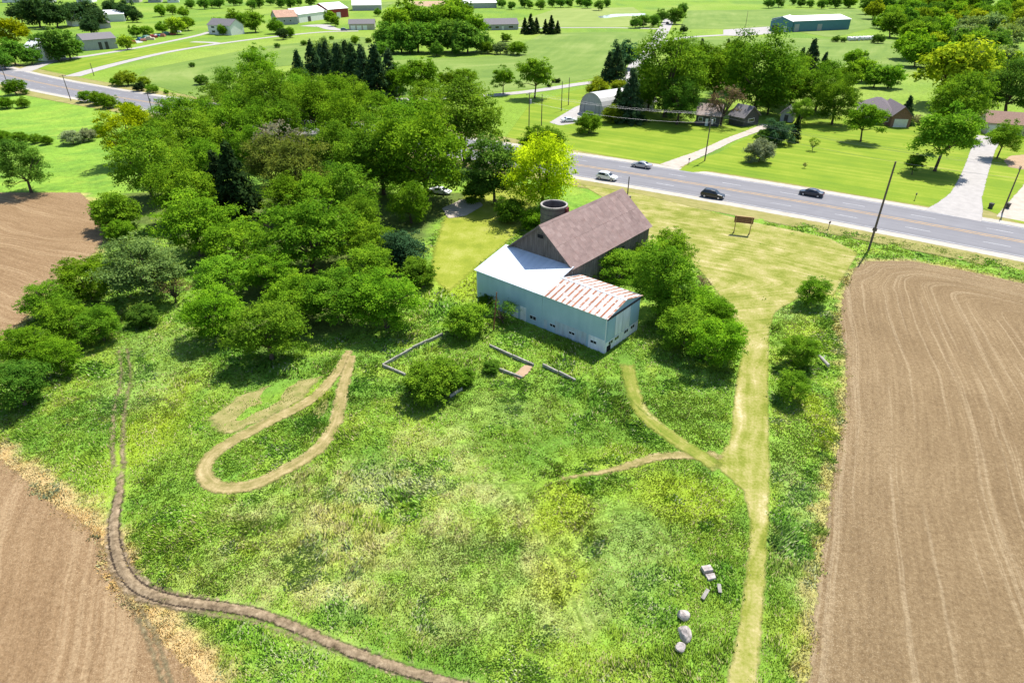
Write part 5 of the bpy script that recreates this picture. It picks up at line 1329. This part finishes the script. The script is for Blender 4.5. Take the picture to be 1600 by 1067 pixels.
# ------------------------------------------------------------------ sign, mailboxes, small things
g0 = np.array(G(1146, 364)); g1 = np.array(G(1171, 367)); dv = g1 - g0; Ls = float(np.linalg.norm(dv))
sg = empty('wooden_sign', (g0[0], g0[1], 0), math.atan2(dv[1], dv[0])); tag(sg, 'wooden roadside sign on two posts seen from behind', 'sign')
hs_ = 3.0
for xx in (0.05, Ls - .05):
    MB().box(xx - .07, xx + .07, -.07, .07, -.2, hs_).build('post', M['wood_tan'], sg); MB().tube((xx, .07, 1.6), (xx, 1.2, -.05), .05, .05, 6).build('brace', M['wood_tan'], sg)
for k_ in range(4): MB().box(-.25, Ls + .25, .075, .11, 1.95 + k_ * .29, 2.225 + k_ * .29).build('board', M['wood_brown'], sg)
MB().box(-.3, Ls + .3, -.1, .16, 3.12, 3.2).build('cap_rail', M['wood_tan'], sg)


def mailbox(label, px, py, rz):
    x, y = G(px, py); mbx = empty('mailbox', (x, y, 0), rz); tag(mbx, label, 'mailbox')
    MB().box(-.05, .05, -.05, .05, -.2, 1.15).build('post', M['pole'], mbx)
    pr = [(-.13, 0)] + [(-.13 * math.cos(t), .16 + .13 * math.sin(t)) for t in np.linspace(0, math.pi, 7)] + [(.13, 0)]
    bx = MB().hexa([(xx, -.28, 1.15 + zz) for xx, zz in pr], [(xx, .28, 1.15 + zz) for xx, zz in pr]).build('box', M['wall_dark'], mbx)
    MB().box(.132, .145, .05, .2, 1.3, 1.5).build('flag', M['lamp_r'], bx)


mailbox('dark mailbox on a post at the near road edge', 1294, 358, -.6); mailbox('mailbox at the far road edge left of the concrete drive', 1429, 313, -.6); mailbox('mailbox at the far road edge beside the gravel drive', 1076, 257, -.6)
for i, (px_, py_, nm_) in enumerate(((1547, 326, 'left'), (1573, 326, 'right'))):
    x, y = G(px_, py_); t = empty('refuse_bin', (x, y, 0), .5); tag(t, f'dark refuse bin, {nm_} one beside the right lawn pole', 'bin')
    MB().hexa([(-.26, -.26, .05), (.26, -.26, .05), (.26, .26, .05), (-.26, .26, .05)], [(-.34, -.34, 1.0), (.34, -.34, 1.0), (.34, .34, 1.0), (-.34, .34, 1.0)]).build('body', M['wall_dark'], t)
    MB().box(-.37, .37, -.37, .37, 1.0, 1.07).build('lid', M['wall_dark'], t)
    for s_ in (-.22, .22): MB().tube((s_ - .04, .3, .1), (s_ + .04, .3, .1), .1, .1, 10).build('wheel', M['rubber'], t)


def boulder(name, label, px, py, sx_, sy_, sz_, seed, rz, block=False):
    rng = np.random.default_rng(seed); x, y = G(px, py)
    import bmesh
    bm = bmesh.new(); bmesh.ops.create_icosphere(bm, subdivisions=3, radius=1)
    planes = [(Vector(q), rng.uniform(.45, .85)) for q in unit(rng, 9)]
    for v in bm.verts:
        for n_, d_ in planes:
            e = v.co.dot(n_)
            if e > d_: v.co -= n_ * (e - d_)
        v.co *= 1 + rng.normal() * .012
        v.co.x *= sx_; v.co.y *= sy_; v.co.z = v.co.z * sz_ + sz_ * .22
    me = bpy.data.meshes.new(name); bm.to_mesh(me); bm.free(); me.materials.append(M['stone'])
    o = link(name, me); o.location = (x, y, 0); o.rotation_euler = (0, 0, rz); return tag(o, label, 'stone', 'stones in the grass')


boulder('boulder', 'pale boulder just below the weeds, upper of the three', 1065, 962, .62, .54, .56, 1, .4)
boulder('boulder', 'large cracked pale boulder in the middle of the three', 1068, 993, .68, .60, .60, 2, 1.2)
boulder('boulder', 'smallest pale boulder at the bottom of the three', 1063, 1014, .46, .44, .44, 3, 2.0)
x, y = G(1106, 898); t = empty('concrete_block', (x, y, 0), .2); tag(t, 'squared concrete block split in two near the mown lane', 'block')
MB().hexa([(-.42, -.05, 0), (.42, -.05, 0), (.42, .6, 0), (-.42, .6, 0)], [(-.38, 0, .55), (.38, 0, .55), (.38, .55, .5), (-.38, .55, .5)]).build('upper_half', M['stone'], t)
MB().hexa([(-.34, -.75, 0), (.40, -.7, 0), (.40, -.14, 0), (-.40, -.12, 0)], [(-.30, -.62, .3), (.34, -.6, .34), (.38, -.2, .42), (-.36, -.18, .4)]).build('lower_half', M['stone'], t)
for px_, py_, rz, L_, lb in ((1101, 931, .9, .5, 'short pale plank lying left below the concrete block'), (1123, 922, 1.45, .38, 'short pale plank lying right of the concrete block')):
    x, y = G(px_, py_); o = MB().box(-L_, L_, -.14, .14, .18, .27).add([(-L_, 0, .275), (L_, 0, .275), (0, .02, .278)], [(0, 1, 2)]).build('plank', M['concrete']); o.location = (x, y, .05); o.rotation_euler = (.05, -.08, rz); tag(o, lb, 'plank')
x, y = G(1285, 570); o = MB().tube((0, -1.1, .45), (0, 1.1, .5), .2, .17, 12).tube((.15, .4, .5), (.5, .7, .7), .07, .05, 8).build('fallen_log', mat_plain('bleached_log', (.36, .33, .30), .9)); o.location = (x, y, .15); o.rotation_euler = (0, 0, .12); tag(o, 'bleached log lying in the grass strip by the right field', 'log')


def low_wall(label, pts, hgt=.55, th=.20):
    hgt *= .55
    P = GP(pts); w_ = empty('foundation_wall', (P[0][0], P[0][1], 0)); tag(w_, label, 'wall', 'old foundation walls')
    for i in range(len(P) - 1):
        a, b_ = P[i] - P[0], P[i + 1] - P[0]; d = b_ - a; L_ = float(np.linalg.norm(d)); n_ = max(1, round(L_ / 2.4)); u = d / L_
        for k_ in range(n_):
            s0 = k_ * L_ / n_ + .01; s1 = (k_ + 1) * L_ / n_ - .01
            if i and k_ == 0: s0 += th / 2 + .01
            hh = hgt + random.uniform(-.05, .05)
            c0 = a + u * s0; ang = math.atan2(d[1], d[0]); m_ = MB().hexa([(0, -th / 2, -.3), (s1 - s0, -th / 2, -.3), (s1 - s0, th / 2, -.3), (0, th / 2, -.3)], [(.01, -th / 2 + .02, hh), (s1 - s0 - .01, -th / 2 + .02, hh + random.uniform(-.03, .03)), (s1 - s0 - .01, th / 2 - .02, hh), (.01, th / 2 - .02, hh)])
            o = m_.build('wall_segment', M['concrete'], w_); o.location = (c0[0], c0[1], 0); o.rotation_euler = (0, 0, ang)


low_wall('L-shaped concrete foundation wall left of the round bush', [(692, 524), (645, 546), (598, 573), (634, 588)], .75)
low_wall('short concrete foundation wall in front of the orange soil', [(779, 578), (816, 592)], .6)
low_wall('concrete foundation wall nearest the shed, right stretch', [(848, 572), (872, 584), (899, 598)], .8)
low_wall('dark concrete foundation wall nearest the shed, left stretch', [(765, 541), (800, 557), (834, 572)], .6)
low_wall('stub of concrete wall right of the round bush', [(703, 621), (722, 609)], .6)
sheet('bare_soil_patch', GP([(800, 588), (820, 570), (832, 574), (826, 584), (812, 594)]), .3, .06, M['sand'])
x, y = G(771, 516); lp = empty('leaning_pole', (x, y, 0)); tag(lp, 'leaning rust-red pole with braces in front of the blue shed wall', 'pole')
RP = mat_plain('rusty_red_pole', (.25, .10, .06), .8, .2, var=.35, scale=2)
MB().tube((0, 0, -.2), (.5, -.1, 5.6), .10, .07, 8).build('shaft', RP, lp)
MB().tube((.45, -.09, 5.1), (-1.0, .3, 3.4), .035, .035, 6).build('brace', M['wood_dark'], lp); MB().tube((.45, -.09, 5.1), (1.0, -.3, 3.2), .035, .035, 6).build('brace', M['wood_dark'], lp)

# ------------------------------------------------------------------ tall grass on the meadow
def scatter(n, x0, x1, y0, y1, rng):
    return np.stack([rng.uniform(x0, x1, n), rng.uniform(y0, y1, n)], 1)


rng = np.random.default_rng(21)
P = []
for (ya, yb, dens) in ((22, 40, 24.0), (40, 58, 16.0), (58, 78, 9.0), (78, 112, 4.0)):
    hw = (yb * CP + CAM_H * SP) * .82 + 2
    P.append(scatter(int(dens * 2 * hw * (yb - ya)), -hw, hw, ya, yb, rng))
P = np.vstack(P)
Zd = P[:, 1] * CP + CAM_H * SP
P = P[np.abs(P[:, 0]) < Zd * .83 + 1]
keep = np.ones(len(P), bool)
for A, mrg in ((FIELD_R, .1), (FIELD_UL, .2), (FIELD_LL, .5)): keep &= sdf(P, A) < mrg + (fbm(P[:, 0], P[:, 1], 66) - .5) * 1.6
ms = sdf(P, MOWN); keep &= rng.random(len(P)) < sstep(.35, -.25, ms + (fbm(P[:, 0] * 1.3, P[:, 1] * 1.3, 67) - .5) * .8) + .03
inpath = ms > 0
for k_, lim in (('loop', .80), ('side', .95), ('straw', .5), ('track', .85)):
    dd = seg_dist(P, spline(GP(LINES_PX[k_][1:] if k_ == 'track' else LINES_PX[k_]), 1.0)[0], False)
    keep &= rng.random(len(P)) < sstep(lim - .3, lim + .25, dd + (fbm(P[:, 0] * 1.5, P[:, 1] * 1.5, 68) - .5) * .6) + (.07 if k_ != 'track' else .30 * sstep(.22, .08, dd) * (fbm(P[:, 0] * .4, P[:, 1] * .4, 69) > .5))
    inpath |= dd < lim
keep &= np.abs(P[:, 1] - road_y(P[:, 0])) * .86 > 12.2
keep &= P[:, 1] < road_y(P[:, 0])
bs, bt = (P - BO) @ BUX, (P - BO) @ BUY
keep &= np.maximum(np.maximum(bs - .1, -SH_L - .1 - bs), np.maximum(-bt - .1, bt - 27)) > 0
wd = sdf(P, WOOD); keep &= (wd < 0) | (rng.random(len(P)) < .12)
sp_ = GP([(322, 655), (372, 618), (440, 594), (506, 588), (472, 626), (402, 662), (348, 684)]); keep &= (sdf(P, sp_) < 0) | (rng.random(len(P)) < .18)
lawnish = sdf(P, YARD); keep &= lawnish < (fbm(P[:, 0] * .3, P[:, 1] * .3, 31) - .5) * 3
P = P[keep]; wd = wd[keep]; inpath = inpath[keep]
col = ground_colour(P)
straw = np.clip((col[:, 0] - .13) / .25, 0, 1)
rr = np.hypot((P[:, 0] - RING_C[0]), (P[:, 1] - RING_C[1]) * .9)
ringz = np.array([blob(P, 810, 680, 12, 9, 5), blob(P, 960, 870, 8, 9, 6)]).max(0)
rw = .5 + .5 * np.sin(rr * 2 * math.pi / 1.15 + fbm(P[:, 0] * .2, P[:, 1] * .2, 90) * 5)
hgt = (.07 + .15 * fbm(P[:, 0] * .7, P[:, 1] * .7, 70)) * (1 - .25 * straw) * (1 - ringz * .4 * rw)
hgt *= 1 + 1.3 * sstep(.54, .64, fbm(P[:, 0] * .16, P[:, 1] * .16, 71)) * sstep(.45, .6, fbm(P[:, 0] * .9, P[:, 1] * .9, 72))
hgt *= np.where(inpath, .5, 1.0)
hgt *= np.clip(1.15 - np.maximum(wd, 0) * .05, .4, 1.2)
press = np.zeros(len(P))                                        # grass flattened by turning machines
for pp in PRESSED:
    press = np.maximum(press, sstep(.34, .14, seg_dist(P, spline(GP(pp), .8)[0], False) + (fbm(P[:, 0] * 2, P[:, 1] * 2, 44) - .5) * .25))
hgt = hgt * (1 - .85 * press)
NBL = 9; n = len(P)
ang = rng.uniform(0, 2 * math.pi, (n, NBL)); sprd = .16 + .02 * (P[:, 1] / 20)[:, None]
base = P[:, None, :] + rng.normal(size=(n, NBL, 2)) * sprd[..., None]
flow = fbm(P[:, 0] * .12, P[:, 1] * .12, 55) * 6.28 * 2
lean = np.stack([np.cos(ang) * .45 + np.cos(flow)[:, None] * .45, np.sin(ang) * .45 + np.sin(flow)[:, None] * .45], -1) * rng.uniform(.5, 1.3, (n, NBL, 1))
hb = hgt[:, None] * rng.uniform(.6, 1.25, (n, NBL))
wv = (.026 + .0008 * P[:, 1])[:, None] * rng.uniform(.7, 1.5, (n, NBL))
broad = (fbm(P[:, 0] * .3, P[:, 1] * .3, 75) > .635)[:, None]
hb = hb * np.where(broad, 1.2, 1.0)
wv = np.where(broad, wv * 2.0, wv)
side = np.stack([-np.sin(ang), np.cos(ang)], -1) * wv[..., None]
gzb = np.repeat((ground_z(P) - .03)[:, None], NBL, 1)
A_ = np.concatenate([base - side, gzb[..., None]], -1); B_ = np.concatenate([base + side, gzb[..., None]], -1)
T_ = np.concatenate([base + lean * hb[..., None], (hb + gzb)[..., None]], -1)
V_ = np.stack([A_, B_, T_], 2).reshape(-1, 3)
cb = col[:, None, :] * 1.27 * np.array([1.08, 1.0, .82]) * rng.uniform(.92, 1.15, (n, 1, 1)) * rng.uniform(.92, 1.12, (n, NBL, 1)) * (1 - .45 * press)[:, None, None]  # press also darkens the flattened blades, painting in the gap shade
dry = rng.random((n, NBL, 1)) < (.06 + .36 * straw[:, None, None]) * (.3 + 1.4 * (fbm(P[:, 0] * 1.1, P[:, 1] * 1.1, 37) > .5))[:, None, None]
cb = np.where(dry, np.array([.52, .47, .22]) * rng.uniform(.8, 1.15, (n, NBL, 1)), cb)
cb = np.where(broad[..., None], cb * np.array([.85, 1.02, 1.1]), cb)
C_ = np.repeat(np.concatenate([cb, np.ones((n, NBL, 1))], -1).reshape(-1, 4), 3, 0)
print('grass blades', n * NBL, 'trees', TCOUNT[0])
me = np_mesh('tall_grass', V_, np.arange(len(V_), dtype=np.int32).reshape(-1, 3), M['blade'], attrs={'Col': ('FLOAT_COLOR', C_)})
tag(link('tall_grass', me), 'long uncut meadow grass between the fields and the shed', 'grass', kind='stuff')
